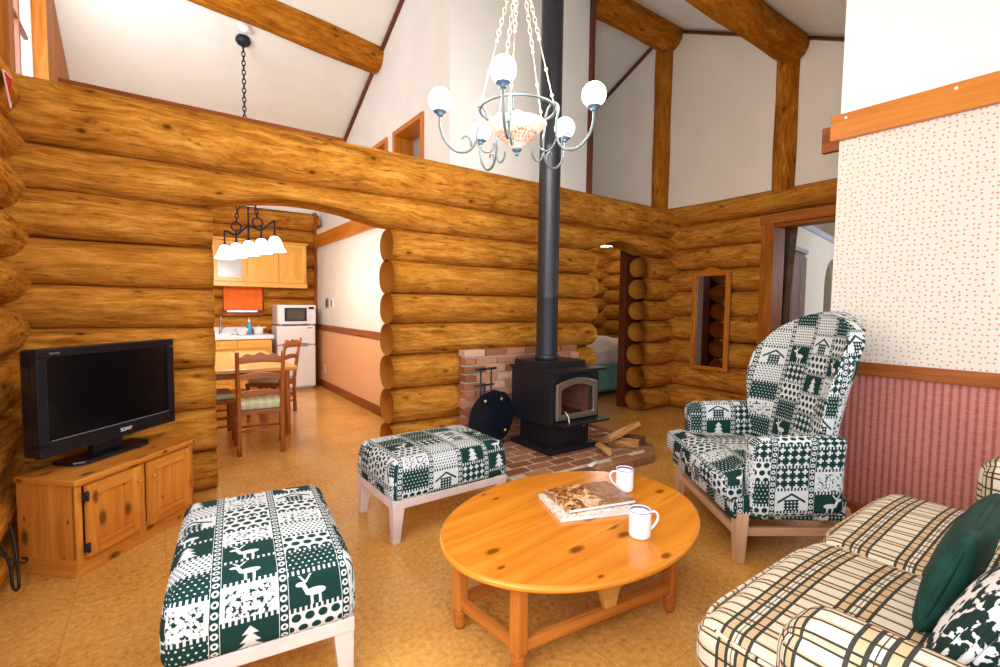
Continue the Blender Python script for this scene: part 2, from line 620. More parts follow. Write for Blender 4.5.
# ------------------------------------------------------------------ mesh building
class MB:
    """collects shapes and links them as ONE mesh object"""

    def __init__(s):
        s.v, s.f, s.uv, s.mi, s.sm, s.rn = [], [], [], [], [], []

    def add(s, vs, fs, uvs, mat=0, smooth=False, mtx=None, rnd=None):
        o = len(s.v)
        rnd = random.random() if rnd is None else rnd
        for p in vs:
            p = Vector(p)
            s.v.append(tuple(mtx @ p) if mtx is not None else tuple(p))
        for i, f in enumerate(fs):
            s.f.append([o + k for k in f])
            s.uv.extend(uvs[i])
            s.mi.append(mat[i] if isinstance(mat, list) else mat)
            s.sm.append(smooth)
            s.rn.append(rnd)
        return s

    def boxuv(s, vs, fs, grain, offset):
        """metric box projection with U along the grain axis"""
        out = []
        for f in fs:
            p = [Vector(vs[k]) for k in f]
            n = Vector()
            for i in range(len(p)):
                a, b = p[i], p[(i + 1) % len(p)]
                n += a.cross(b)
            ax = max(range(3), key=lambda i: abs(n[i]))
            rest = [i for i in range(3) if i != ax]
            ua = grain if grain in rest else rest[0]
            va = [i for i in rest if i != ua][0]
            out.append([(q[ua] + offset[0], q[va] + offset[1]) for q in p])
        return out

    def box(s, c, size, bevel=0.0, rot=None, mat=0, grain=None, off=True, seg=2, taper=None, smooth=False):
        """box with bevelled edges; taper=(x, y) scales the bottom face"""
        bm = bmesh.new()
        bmesh.ops.create_cube(bm, size=1.0)
        for v in bm.verts:
            k = (1, 1)
            if taper and v.co.z < 0:
                k = taper
            v.co = Vector((v.co.x * size[0] * k[0], v.co.y * size[1] * k[1], v.co.z * size[2]))
        if bevel:
            bmesh.ops.bevel(bm, geom=bm.edges[:], offset=min(bevel, min(size) * 0.49), segments=seg, profile=0.6, affect='EDGES')
        vs = [v.co.copy() for v in bm.verts]
        bm.verts.index_update()
        fs = [[v.index for v in f.verts] for f in bm.faces]
        bm.free()
        if grain is None:
            grain = max(range(3), key=lambda i: size[i])
        o = (random.uniform(0, 20), random.uniform(0, 20)) if off else (0, 0)
        m = Matrix.Translation(c)
        if rot is not None:
            m = m @ (rot if isinstance(rot, Matrix) else Euler(rot).to_matrix().to_4x4())
        if not off:
            wv = [m @ v for v in vs]
            return s.add(wv, fs, s.boxuv(wv, fs, grain, o), mat, smooth)
        return s.add(vs, fs, s.boxuv(vs, fs, grain, o), mat, smooth, m)

    def bar(s, a, b, w, h, bevel=0.004, mat=0, up=(0, 0, 1), taper=None):
        """a straight bar of section w x h from a to b"""
        a, b = Vector(a), Vector(b)
        z = (b - a).normalized()
        x = Vector(up).cross(z)
        if x.length < 1e-4:
            x = Vector((1, 0, 0))
        x.normalize()
        y = z.cross(x)
        m = Matrix((x, y, z)).transposed().to_4x4()
        return s.box((a + b) / 2, (w, h, (b - a).length), bevel, m, mat, grain=2, taper=taper)

    def prism(s, poly, h, mtx=None, mat=0, bevel=0.0, grain=0, off=True, smooth=False):
        """polygon in local XY extruded along Z by h"""
        bm = bmesh.new()
        vs = [bm.verts.new((x, y, 0)) for x, y in poly]
        f = bm.faces.new(vs)
        r = bmesh.ops.extrude_face_region(bm, geom=[f])
        for e in r['geom']:
            if isinstance(e, bmesh.types.BMVert):
                e.co.z += h
        bmesh.ops.recalc_face_normals(bm, faces=bm.faces[:])
        if bevel:
            bmesh.ops.bevel(bm, geom=bm.edges[:], offset=bevel, segments=2, profile=0.6, affect='EDGES')
        bmesh.ops.triangulate(bm, faces=[q for q in bm.faces if len(q.verts) > 4])
        bm.verts.index_update()
        pv = [v.co.copy() for v in bm.verts]
        fs = [[v.index for v in q.verts] for q in bm.faces]
        bm.free()
        o = (random.uniform(0, 20), random.uniform(0, 20)) if off else (0, 0)
        return s.add(pv, fs, s.boxuv(pv, fs, grain, o), mat, smooth, mtx)

    def lathe(s, prof, seg=28, mtx=None, mat=0, smooth=True, closed=False):
        """profile [(radius, z)] turned about Z"""
        vs, fs, uvs = [], [], []
        n = len(prof)
        d = [0.0]
        for i in range(1, n):
            d.append(d[-1] + math.hypot(prof[i][0] - prof[i - 1][0], prof[i][1] - prof[i - 1][1]))
        for k in range(seg):
            a = 2 * PI * k / seg
            for r, z in prof:
                vs.append((r * math.cos(a), r * math.sin(a), z))
        rm = max(p[0] for p in prof)
        for k in range(seg):
            k2 = (k + 1) % seg
            for i in range(n - 1 if not closed else n):
                j = (i + 1) % n
                fs.append([k * n + i, k2 * n + i, k2 * n + j, k * n + j])
                u0, u1 = k / seg * 2 * PI * rm, (k + 1) / seg * 2 * PI * rm
                uvs.append([(u0, d[i]), (u1, d[i]), (u1, d[j]), (u0, d[j])])
        return s.add(vs, fs, uvs, mat, smooth, mtx)

    def tube(s, pts, rad, seg=10, mat=0, closed=False, caps=True, squash=1.0, smooth=True):
        """round tube along points; rad a number or one per point"""
        pts = [Vector(p) for p in pts]
        n = len(pts)
        rad = rad if isinstance(rad, (list, tuple)) else [rad] * n
        vs, fs, uvs = [], [], []
        ref = None
        dist = 0.0
        o = (random.uniform(0, 20), random.uniform(0, 20))
        ds = []
        for i, p in enumerate(pts):
            a = pts[(i - 1) % n] if (closed or i > 0) else p
            b = pts[(i + 1) % n] if (closed or i < n - 1) else p
            t = (b - a).normalized()
            if ref is None:
                ref = Vector((0, 0, 1)).cross(t)
                if ref.length < 0.05:
                    ref = Vector((1, 0, 0)).cross(t)
                ref.normalize()
            x = (ref - t * ref.dot(t)).normalized()
            ref = x
            y = t.cross(x)
            if i:
                dist += (p - pts[i - 1]).length
            ds.append(dist)
            for k in range(seg):
                an = 2 * PI * k / seg
                vs.append(p + x * (rad[i] * math.cos(an)) + y * (rad[i] * squash * math.sin(an)))
        rows = n if closed else n - 1
        for i in range(rows):
            j = (i + 1) % n
            for k in range(seg):
                k2 = (k + 1) % seg
                fs.append([i * seg + k, i * seg + k2, j * seg + k2, j * seg + k])
                c0, c1 = k / seg * 2 * PI * rad[i], (k + 1) / seg * 2 * PI * rad[i]
                d0, d1 = ds[i], ds[j] if j else ds[i] + 0.02
                uvs.append([(d0 + o[0], c0 + o[1]), (d0 + o[0], c1 + o[1]), (d1 + o[0], c1 + o[1]), (d1 + o[0], c0 + o[1])])
        if caps and not closed:
            for base, rev, r in ((0, True, rad[0]), ((n - 1) * seg, False, rad[-1])):
                f = [base + k for k in range(seg)]
                q = [(r * math.cos(2 * PI * k / seg), r * math.sin(2 * PI * k / seg)) for k in range(seg)]
                if rev:
                    f, q = f[::-1], q[::-1]
                fs.append(f)
                uvs.append(q)
        return s.add(vs, fs, uvs, mat, smooth)

    def sphere(s, c, r, seg=20, rings=12, mat=0, scale=(1, 1, 1)):
        prof = [(max(1e-4, r * math.sin(PI * i / rings)), -r * math.cos(PI * i / rings)) for i in range(rings + 1)]
        return s.lathe(prof, seg, Matrix.Translation(c) @ Matrix.Diagonal((*scale, 1)), mat)

    def pad(s, c, half, r=0.04, n=9, bulge=(0, 0, 0), rot=None, mat=0, warp=None, uvoff=None, pinch=0.0):
        """soft rounded block: half sizes, corner radius r, each face pair crowned by bulge"""
        hx = Vector(half)
        idx, vs, fs, uvs = {}, [], [], []
        uo = uvoff or (random.uniform(0, 20), random.uniform(0, 20))

        def steps(h):
            k = [-1.0 + 2.0 * i / n for i in range(n + 1)]
            e = min(0.45, r / max(h, 1e-4))
            return sorted(set([-1, -1 + e * 0.3, -1 + e * 0.65, -1 + e, 1 - e, 1 - e * 0.65, 1 - e * 0.3, 1] + [q for q in k if abs(q) < 1 - e]))

        def vert(p):
            key = tuple(round(q, 4) for q in p)
            if key in idx:
                return idx[key]
            q = Vector((p[0] * hx.x, p[1] * hx.y, p[2] * hx.z))
            inner = Vector([max(-(hx[i] - r), min(hx[i] - r, q[i])) if hx[i] > r else 0.0 for i in range(3)])
            d = q - inner
            if d.length > 1e-6:
                rr = min(r, min(hx))
                m = max(abs(d[i]) for i in range(3))
                q = inner + d.normalized() * min(m, r)
            for ax in range(3):
                if bulge[ax]:
                    o = [i for i in range(3) if i != ax]
                    q[ax] += bulge[ax] * p[ax] * (1 - p[o[0]] ** 2) * (1 - p[o[1]] ** 2)
            if pinch:
                k = 1.0 - pinch * (abs(p[0]) * abs(p[1])) ** 3
                q.z *= k
                q.x *= 1 - 0.08 * (1 - p[1] ** 2) * 0 + 0.05 * (abs(p[0]) * abs(p[1])) ** 3
                q.y *= 1 + 0.05 * (abs(p[0]) * abs(p[1])) ** 3
            if warp:
                q = warp(q, p)
            idx[key] = len(vs)
            vs.append(q)
            return idx[key]

        for ax in range(3):
            o = [i for i in range(3) if i != ax]
            A, B = steps(hx[o[0]]), steps(hx[o[1]])
            for sg in (-1, 1):
                for i in range(len(A) - 1):
                    for j in range(len(B) - 1):
                        f, q = [], []
                        for (x, y) in ((A[i], B[j]), (A[i + 1], B[j]), (A[i + 1], B[j + 1]), (A[i], B[j + 1])):
                            p = [0, 0, 0]
                            p[ax], p[o[0]], p[o[1]] = sg, x, y
                            f.append(vert(p))
                            # faces unfold onto one sheet so the cloth pattern runs over the edges
                            if ax == 2:
                                uvq = (x * hx[0], y * hx[1])
                            elif ax == 1:
                                uvq = (x * hx[0], sg * (hx[1] + (hx[2] - y * hx[2])))
                            else:
                                uvq = (sg * (hx[0] + (hx[2] - y * hx[2])), x * hx[1])
                            q.append((uvq[0] + uo[0], uvq[1] + uo[1]))
                        if (sg > 0) == (ax == 1):
                            f, q = f[::-1], q[::-1]
                        fs.append(f)
                        uvs.append(q)
        m = Matrix.Translation(c)
        if rot is not None:
            m = m @ (rot if isinstance(rot, Matrix) else Euler(rot).to_matrix().to_4x4())
        return s.add(vs, fs, uvs, mat, True, m)

    def mesh(s, name, mats):
        me = bpy.data.meshes.new(name)
        me.from_pydata(s.v, [], s.f)
        for m in (mats if isinstance(mats, (list, tuple)) else [mats]):
            me.materials.append(M[m] if isinstance(m, str) else m)
        me.polygons.foreach_set('material_index', s.mi)
        me.polygons.foreach_set('use_smooth', s.sm)
        uv = me.uv_layers.new(name='UVMap')
        uv.data.foreach_set('uv', [c for q in s.uv for c in q])
        at = me.attributes.new('rnd', 'FLOAT', 'FACE')
        at.data.foreach_set('value', s.rn)
        me.update()
        return me

    def obj(s, name, mats, parent=None, loc=(0, 0, 0), rz=0.0, sub=0):
        o = bpy.data.objects.new(name, s.mesh(name, mats))
        C.objects.link(o)
        o.location = loc
        o.rotation_euler = (0, 0, rz)
        if parent is not None:
            o.parent = parent
        if sub:
            md = o.modifiers.new('smooth', 'SUBSURF')
            md.levels = md.render_levels = sub
        return o


def tag(o, label, cat, group=None, kind=None):
    o['label'], o['category'] = label, cat
    if group:
        o['group'] = group
    if kind:
        o['kind'] = kind
    return o


def struct(o, label=None):
    o['kind'] = 'structure'
    if label:
        o['label'] = label
    return o


def thing(name, label, cat, loc=(0, 0, 0), rz=0.0, group=None):
    o = bpy.data.objects.new(name, None)
    C.objects.link(o)
    o.empty_display_size = 0.1
    o.location = loc
    o.rotation_euler = (0, 0, rz)
    return tag(o, label, cat, group)


def dup(root, loc, rz, label, group=None):
    """a copy of a thing with copies of its parts and sub-parts"""
    r = root.copy()
    C.objects.link(r)
    r.location, r.rotation_euler = loc, (0, 0, rz)
    r['label'] = label
    if group:
        r['group'] = group
    for ch in list(root.children):
        c = ch.copy()
        C.objects.link(c)
        c.parent = r
        for g in list(ch.children):
            d = g.copy()
            C.objects.link(d)
            d.parent = c
    return r


def arc(c, r, a0, a1, n=10, ax='xz'):
    out = []
    for i in range(n + 1):
        a = a0 + (a1 - a0) * i / n
        p, q = r * math.cos(a), r * math.sin(a)
        out.append((c[0] + p, c[1], c[2] + q) if ax == 'xz' else (c[0] + p, c[1] + q, c[2]))
    return out


def smooth_path(pts, n=6):
    """Catmull-Rom through the points"""
    p = [Vector(q) for q in pts]
    out = []
    for i in range(len(p) - 1):
        a, b, c, d = p[max(0, i - 1)], p[i], p[i + 1], p[min(len(p) - 1, i + 2)]
        for k in range(n):
            t = k / n
            out.append(0.5 * ((2 * b) + (c - a) * t + (2 * a - 5 * b + 4 * c - d) * t * t + (3 * b - a - 3 * c + d) * t ** 3))
    out.append(p[-1])
    return out


def chain_links(mb, a, b, link, rad, mat=0):
    """oval links from a to b, each turned a quarter from the last"""
    a, b = Vector(a), Vector(b)
    n = max(2, int(round((b - a).length / (link * 0.78))))
    z = (b - a).normalized()
    x = z.cross(Vector((0.3, 0.9, 0.2))).normalized()
    y = z.cross(x)
    for i in range(n):
        c = a + (b - a) * ((i + 0.5) / n)
        s = x if i % 2 else y
        pts = [c + z * (link * 0.5 * math.cos(t)) + s * (link * 0.27 * math.sin(t)) for t in [2 * PI * k / 10 for k in range(10)]]
        mb.tube(pts, rad, 6, mat, closed=True)


# ------------------------------------------------------------------ log walls
def log_course(mb, axis, a, b, fixed, z0, z1, depth=0.148, seed=0, endcaps=(True, True), clamp=None):
    """one log from a to b along X or Y; clamp(x) gives the lowest z allowed there (an arch cut into it)"""
    rnd = random.Random(seed)
    seg, step = 22, 0.09
    n = max(2, int((b - a) / step))
    zc, rz = (z0 + z1) / 2, (z1 - z0) / 2 + 0.004
    ph = [rnd.uniform(0, 6.28) for _ in range(6)]
    vs, fs, uvs, mats = [], [], [], []
    uo, vo = rnd.uniform(0, 30), rnd.uniform(0, 30)
    big = 1.0 + rnd.uniform(-0.03, 0.04)
    for i in range(n + 1):
        x = a + (b - a) * i / n
        wob = 0.006 * math.sin(x * 2.1 + ph[0]) + 0.004 * math.sin(x * 5.3 + ph[1])
        wz = 0.005 * math.sin(x * 1.7 + ph[2])
        edge = 1.0
        for end, on in ((a, endcaps[0]), (b, endcaps[1])):
            d = abs(x - end)
            if on == 'round' and d < 0.06:
                edge = min(edge, 0.86 + 0.14 * math.sqrt(max(0.0, 1 - (1 - d / 0.06) ** 2)))
        for k in range(seg):
            t = 2 * PI * k / seg
            c, s = math.cos(t), math.sin(t)
            r1 = (depth * big + wob + 0.003 * math.sin(3 * t + ph[3] + x * 3)) * edge
            y = fixed + r1 * math.copysign(abs(c) ** 0.9, c)
            z = zc + wz + (rz + wob * 0.4) * edge * math.copysign(abs(s) ** 0.95, s)
            if clamp:
                z = max(z, clamp(x))
            vs.append((x, y, z) if axis == 'x' else (2 * 0 + y, x, z))
    for i in range(n):
        for k in range(seg):
            k2 = (k + 1) % seg
            f = [i * seg + k, (i + 1) * seg + k, (i + 1) * seg + k2, i * seg + k2]
            u0, u1 = uo + (b - a) * i / n, uo + (b - a) * (i + 1) / n
            # start the unwrap at the hidden side of the log
            v0, v1 = vo + k / seg * 0.9, vo + (k + 1) / seg * 0.9
            q = [(u0, v0), (u1, v0), (u1, v1), (u0, v1)]
            if axis == 'x':
                f, q = f[::-1], q[::-1]
            fs.append(f)
            uvs.append(q)
            mats.append(0)
    for base, end, on in ((0, 0, endcaps[0]), (n * seg, 1, endcaps[1])):
        if on:
            f = [base + k for k in range(seg)]
            cx = vs[base]
            q = [(0.13 * math.cos(2 * PI * k / seg), 0.12 * math.sin(2 * PI * k / seg)) for k in range(seg)]
            if (end == 0) != (axis == 'x'):
                f, q = f[::-1], q[::-1]
            fs.append(f)
            uvs.append(q)
            mats.append(1)
    mb.add(vs, fs, uvs, mats, True, rnd=rnd.random())
    if not clamp:                                      # packing between the courses
        c, sz = ((a + b) / 2, fixed, (z0 + z1) / 2), (b - a - 0.12, 0.06, z1 - z0 + 0.02)
        mb.box(c if axis == 'x' else (c[1], c[0], c[2]), sz if axis == 'x' else (sz[1], sz[0], sz[2]))


def round_log(mb, a, b, r, seed=0, mat=0, flat=1.0):
    """a peeled round log between two points"""
    rnd = random.Random(seed)
    a, b = Vector(a), Vector(b)
    n = max(4, int((b - a).length / 0.15))
    ph = rnd.uniform(0, 6)
    d = (b - a).normalized()
    pts = [a + (b - a) * i / n for i in range(n + 1)]
    rad = [r * (1 + 0.03 * math.sin(i * 0.9 + ph)) for i in range(n + 1)]
    pts = [a, a + d * 0.012] + pts[1:-1] + [b - d * 0.012, b]
    rad = [rad[0] * 0.93, rad[0]] + rad[1:-1] + [rad[-1], rad[-1] * 0.93]
    mb.tube(pts, rad, 18, mat)


# ------------------------------------------------------------------ the setting
XL, XB, YA = -0.70, 5.17, 3.60           # centre lines of the left, right and back log walls
REAR, KIT = -1.3, 7.55
RIDGE_Y, RIDGE_Z, S_FAR, S_NEAR = 3.71, 4.585, 0.48, 0.485


def roof(y):
    return RIDGE_Z - (S_FAR * (y - RIDGE_Y) if y > RIDGE_Y else S_NEAR * (RIDGE_Y - y))


YZ_TO_X = Matrix(((0, 0, 1, 0), (1, 0, 0, 0), (0, 1, 0, 0), (0, 0, 0, 1)))   # local (x, y, z) -> world (z, x, y)
XZ_TO_Y = Matrix(((1, 0, 0, 0), (0, 0, -1, 0), (0, 1, 0, 0), (0, 0, 0, 1)))  # local (x, y, z) -> world (x, -z, y)


def at_x(x):
    return Matrix.Translation((x, 0, 0)) @ YZ_TO_X


def at_y(y):
    return Matrix.Translation((0, y, 0)) @ XZ_TO_Y


fl = MB()
fl.box((5.3, 3.1, -0.05), (12.6, 9.4, 0.1), off=False, grain=0)
struct(fl.obj('floor', 'floor'))

# ceiling: two slopes meeting over the ridge
ce = MB()
for (ya, yb) in ((REAR - 0.2, RIDGE_Y), (RIDGE_Y, KIT + 0.25)):
    ce.prism([(ya, roof(ya)), (yb, roof(yb)), (yb, roof(yb) + 0.12), (ya, roof(ya) + 0.12)], 6.4, at_x(-0.95), grain=2)
struct(ce.obj('ceiling', 'ceiling_paint'))

ZA = [0, .248, .525, .795, 1.05, 1.29, 1.545, 1.795, 2.036, 2.375]
arch_k = lambda x: 1.765 + 0.135 * max(0.0, 1 - ((x - 0.83) / 0.66) ** 2) if 0.283 < x < 1.467 else 0.0
arch_b = lambda x: 1.74 + 0.175 * max(0.0, 1 - ((x - 4.10) / 0.50) ** 2) if 3.735 < x < 4.53 else 0.0

wa = MB()
for i in range(len(ZA) - 1):
    z0, z1 = ZA[i], ZA[i + 1]
    if i < 7:
        log_course(wa, 'x', -0.80, 0.283, YA, z0, z1, seed=10 + i)
        log_course(wa, 'x', 1.467, 3.735, YA, z0, z1, seed=10 + i, endcaps=(True, 'round'))
        log_course(wa, 'x', 4.53, 5.30, YA, z0, z1, seed=10 + i, endcaps=('round', True))
    elif i == 7:
        log_course(wa, 'x', -0.80, 5.30, YA, z0, z1, seed=10 + i, clamp=lambda x: max(arch_k(x), arch_b(x)))
    else:
        log_course(wa, 'x', -0.80, 5.30, YA, z0, z1, seed=10 + i, depth=0.165)
struct(wa.obj('wall_back', ['log', 'log_end']))

ZL = [0, .13, .39, .65, .92, 1.18, 1.41, 1.65, 1.90, 2.11, 2.40]
wl = MB()
for i in range(len(ZL) - 1):
    if 4 <= i <= 7:                                    # the window by the sitting area
        log_course(wl, 'y', REAR, -0.70, XL, ZL[i], ZL[i + 1], seed=40 + i)
        log_course(wl, 'y', 1.90, 7.7, XL, ZL[i], ZL[i + 1], seed=40 + i)
    else:
        log_course(wl, 'y', REAR, 7.7, XL, ZL[i], ZL[i + 1], seed=40 + i)
struct(wl.obj('wall_left', ['log', 'log_end']))

# gable above the left wall: boarded end, plaster nearer, a window between
gl = MB()
gl.prism([(REAR, 2.3), (3.55, 2.3), (3.55, roof(3.55)), (REAR, roof(REAR))], 0.1, at_x(XL - 0.10), 0)
gl.prism([(3.55, 2.3), (5.05, 2.3), (5.05, 2.45), (3.55, 2.45)], 0.1, at_x(XL - 0.10), 0)
gl.prism([(3.55, 3.85), (5.05, 3.85), (5.05, roof(5.05)), (3.71, roof(3.71)), (3.55, roof(3.55))], 0.1, at_x(XL - 0.10), 0)
gl.prism([(6.25, 2.3), (7.75, 2.3), (7.75, roof(7.75)), (6.25, roof(6.25))], 0.1, at_x(XL - 0.10), 0)
struct(gl.obj('wall_gable', 'white_paint'))
gb = MB()
gb.prism([(5.12, 2.3), (6.60, 2.3), (6.60, roof(6.60) - 0.02), (5.12, roof(5.12) - 0.02)], 0.14, at_x(XL - 0.09), grain=1)
gb.prism([(3.74, 2.3), (3.90, 2.3), (3.90, 3.9), (3.74, 3.9)], 0.16, at_x(XL - 0.09), grain=1, bevel=0.02)
struct(gb.obj('trim_gable', 'door_trim'))


def window(name, label, plane, a0, a1, z0, z1, axis, mat='trim_brown', bars=(1, 1), depth=0.10, bar_mat=None):
    """frame with glazing bars and a pane; plane is the x (axis 'y') or y (axis 'x') of the frame's middle"""
    fr, gl_, ba = MB(), MB(), MB()
    w = 0.055

    def bx(mb, s0, s1, h0, h1, d, off=0.0, bev=0.004):
        c, sz = ((s0 + s1) / 2, (h0 + h1) / 2), (s1 - s0, h1 - h0)
        if axis == 'y':
            mb.box((plane + off, c[0], c[1]), (d, sz[0], sz[1]), bev)
        else:
            mb.box((c[0], plane + off, c[1]), (sz[0], d, sz[1]), bev)
    bx(fr, a0, a1, z1 - w, z1, depth)
    bx(fr, a0, a1, z0, z0 + w, depth)
    bx(fr, a0, a0 + w, z0 + w, z1 - w, depth)
    bx(fr, a1 - w, a1, z0 + w, z1 - w, depth)
    for k in range(1, bars[0] + 1):
        x = a0 + (a1 - a0) * k / (bars[0] + 1)
        bx(ba, x - 0.02, x + 0.02, z0 + w, z1 - w, 0.035)
    for k in range(1, bars[1] + 1):
        z = z0 + (z1 - z0) * k / (bars[1] + 1)
        bx(ba, a0 + w, a1 - w, z - 0.012, z + 0.012, 0.03)
    bx(gl_, a0 + w * 0.8, a1 - w * 0.8, z0 + w * 0.8, z1 - w * 0.8, 0.006, 0.0, 0)
    f = fr.obj(name, mat)
    struct(f, label)
    gl_.obj('pane', 'glass', f)
    if ba.v:
        ba.obj('glazing_bars', bar_mat or mat, f)
    return f


window('window_1', 'gable window with dark red glazing bars above the left log wall', XL - 0.06, 3.98, 5.12, 2.45, 3.85, 'y', 'white_paint', (2, 1), 0.05, 'trim_dark')
window('window_2', 'wide window in the left log wall', XL, -0.70, 1.90, 0.92, 1.90, 'y', bars=(2, 0), depth=0.26)

# rear wall behind the camera, with two windows
rw = MB()
for (x0, x1, z0, z1) in ((-0.9, -0.45, 0, 2.2), (-0.45, 1.75, 0, 0.75), (1.75, 1.85, 0, 2.2), (1.85, 3.05, 0, 0.75), (3.05, 5.3, 0, 2.2), (-0.45, 1.75, 1.98, 2.2), (1.85, 3.05, 1.98, 2.2)):
    rw.box(((x0 + x1) / 2, REAR - 0.08, (z0 + z1) / 2), (x1 - x0, 0.14, z1 - z0), off=False)
struct(rw.obj('wall_rear', 'beige_paint'))
window('window_3', 'wide window behind the camera', REAR - 0.08, -0.45, 1.75, 0.75, 1.98, 'x', bars=(2, 0))
window('window_4', 'narrower window behind the camera', REAR - 0.08, 1.85, 3.05, 0.75, 1.98, 'x', bars=(1, 0))

# right log wall with the doorway
ZB = [0, .28, .56, .83, 1.115, 1.40, 1.65, 1.90, 2.185, 2.42]
wr = MB()
for i in range(len(ZB) - 1):
    if i < 8:
        log_course(wr, 'y', 2.40, 3.74, XB, ZB[i], ZB[i + 1], seed=70 + i)
        log_course(wr, 'y', REAR, 1.0, XB, ZB[i], ZB[i + 1], seed=80 + i)
    else:
        log_course(wr, 'y', REAR, 3.74, XB, ZB[i], ZB[i + 1], seed=70 + i, depth=0.16)
struct(wr.obj('wall_right', ['log', 'log_end']))

dc = MB()
dc.box((5.13, 2.39, 1.04), (0.24, 0.125, 2.08), 0.006)
dc.box((5.08, 1.02, 1.04), (0.24, 0.125, 2.08), 0.006)
dc.box((5.13, 1.70, 2.105), (0.26, 1.53, 0.09), 0.006)
dc.box((5.12, 1.70, 2.045), (0.16, 1.30, 0.04), 0.004)
struct(dc.obj('door_1', 'door_trim'), 'brown wooden casing of the doorway in the right log wall')

# plaster gable above the right log wall
bx_ = MB()
bx_.prism([(-0.9, 2.30), (7.6, 2.30), (7.6, roof(7.6)), (RIDGE_Y, RIDGE_Z), (-0.9, roof(-0.9))], 0.1, at_x(XB - 0.06))
struct(bx_.obj('wall_right_gable', 'beige_paint'))
tb = MB()
for (ya, yb) in ((1.0, RIDGE_Y), (RIDGE_Y, 7.4)):
    tb.bar((XB - 0.072, ya, roof(ya) - 0.03), (XB - 0.072, yb, roof(yb) - 0.03), 0.03, 0.05, up=(1, 0, 0))
struct(tb.obj('trim_1', 'trim_dark'), 'dark red strip where the ceiling meets the right gable')

# purlins and posts
for nm, a, b, r, sd in (('ridge', (3.66, 3.66, 4.44), (5.10, 3.66, 4.44), 0.165, 1), ('near', (XL, 2.267, 3.745), (5.10, 2.267, 3.745), 0.145, 2), ('kitchen', (XL, 4.93, 4.01), (2.015, 5.18, 3.885), 0.162, 3)):
    b_ = MB()
    round_log(b_, a, b, r, sd)
    struct(b_.obj('roof_beam', ['beam_log']), {'ridge': 'log ridge beam running into the right gable above the corner post', 'near': 'log roof beam running into the right gable beside the doorway post', 'kitchen': 'log roof beam under the left ceiling slope above the kitchen'}[nm])
for y, top, r, lb in ((3.745, 4.34, 0.112, 'log post standing in the corner under the ridge beam'), (2.305, 3.66, 0.105, 'log post standing above the doorway casing')):
    b_ = MB()
    round_log(b_, (XB - 0.06, y, 2.36), (XB - 0.06, y, top), r, int(y * 10))
    struct(b_.obj('wall_post', ['beam_log']), lb)

# kitchen: back log wall with a window, plaster above, right wall in three bands, room block above it
ZK = [0, .25, .51, .765, 1.02, 1.27, 1.46, 1.74, 2.02, 2.27, 2.53]
wk = MB()
for i in range(len(ZK) - 1):
    if ZK[i] in (1.02, 1.27):
        log_course(wk, 'x', -0.8, 0.70, KIT, ZK[i], ZK[i + 1], seed=100 + i)
        log_course(wk, 'x', 1.20, 1.98, KIT, ZK[i], ZK[i + 1], seed=100 + i)
    else:
        log_course(wk, 'x', -0.8, 1.98, KIT, ZK[i], ZK[i + 1], seed=100 + i)
struct(wk.obj('wall_kitchen_back', ['log', 'log_end']))
wkp = MB()
wkp.box((0.6, KIT + 0.03, 2.65), (2.8, 0.12, 0.42), off=False)
wkp.box((0.6, KIT + 0.19, 1.4), (2.8, 0.02, 2.9), off=False) if False else None
struct(wkp.obj('wall_kitchen_gable', 'white_paint'))
window('window_5', 'small kitchen window behind the orange blind', KIT - 0.04, 0.70, 1.20, 1.02, 1.46, 'x', 'trim_brown', (0, 0), 0.16)

XK = 1.93
ks = MB()
ks.box((XK + 0.06, 5.63, 0.45), (0.12, 3.80, 0.90), off=False, mat=0, grain=1)
ks.box((XK + 0.06, 5.63, 1.60), (0.12, 3.80, 1.40), off=False, mat=1, grain=1)
struct(ks.obj('wall_kitchen_right', ['peach', 'kitchen_paint']))
kr = MB()
kr.box((XK - 0.012, 5.63, 0.868), (0.024, 3.78, 0.075), 0.004)
struct(kr.obj('trim_2', 'trim_brown'), 'brown chair rail on the kitchen wall')
kb = MB()
kb.box((XK - 0.012, 5.63, 0.05), (0.024, 3.78, 0.10), 0.004)
struct(kb.obj('baseboard_kitchen', 'trim_brown'))
kb2 = MB()
kb2.box((XK - 0.02, 5.63, 2.115), (0.045, 3.78, 0.17), 0.004)
struct(kb2.obj('trim_3', 'orange_wood'), 'broad orange board along the top of the kitchen wall')
kc = MB()
kc.box((XK - 0.02, 7.44, 1.27), (0.05, 0.10, 2.54), 0.004)
struct(kc.obj('trim_4', 'trim_brown'), 'brown corner board where the kitchen walls meet')

XU = 2.02
ku = MB()
YF = 3.585
for (y0, y1) in ((YF, 4.06), (4.75, 4.91), (5.57, 7.6)):
    ku.prism([(y0, 2.2), (y1, 2.2), (y1, 2.975), (y0, 2.975)], 0.10, at_x(XU))
ku.prism([(YF, 2.975), (7.08, 2.975), (RIDGE_Y, RIDGE_Z), (YF, roof(YF))], 0.10, at_x(XU))
ku.prism([(XU + 0.10, 2.2), (3.64, 2.2), (3.64, roof(YF) + 0.02), (XU + 0.10, roof(YF) + 0.02)], 0.10, at_y(YF + 0.10))
ku.prism([(YF + 0.1, 2.2), (7.6, 2.2), (7.6, roof(7.6)), (RIDGE_Y, RIDGE_Z), (YF + 0.1, roof(YF + 0.1))], 0.10, at_x(3.54))
struct(ku.obj('wall_loft', 'white_paint'))
tu = MB()
tu.bar((XU - 0.012, RIDGE_Y + 0.05, roof(RIDGE_Y + 0.05) - 0.03), (XU - 0.012, 7.5, roof(7.5) - 0.03), 0.03, 0.05, up=(1, 0, 0))
struct(tu.obj('trim_5', 'trim_dark'), 'dark red strip where the left ceiling slope meets the loft wall')
tl = MB()
tl.bar((XL + 0.012, RIDGE_Y, roof(RIDGE_Y) - 0.03), (XL + 0.012, 7.5, roof(7.5) - 0.03), 0.03, 0.06, up=(1, 0, 0))
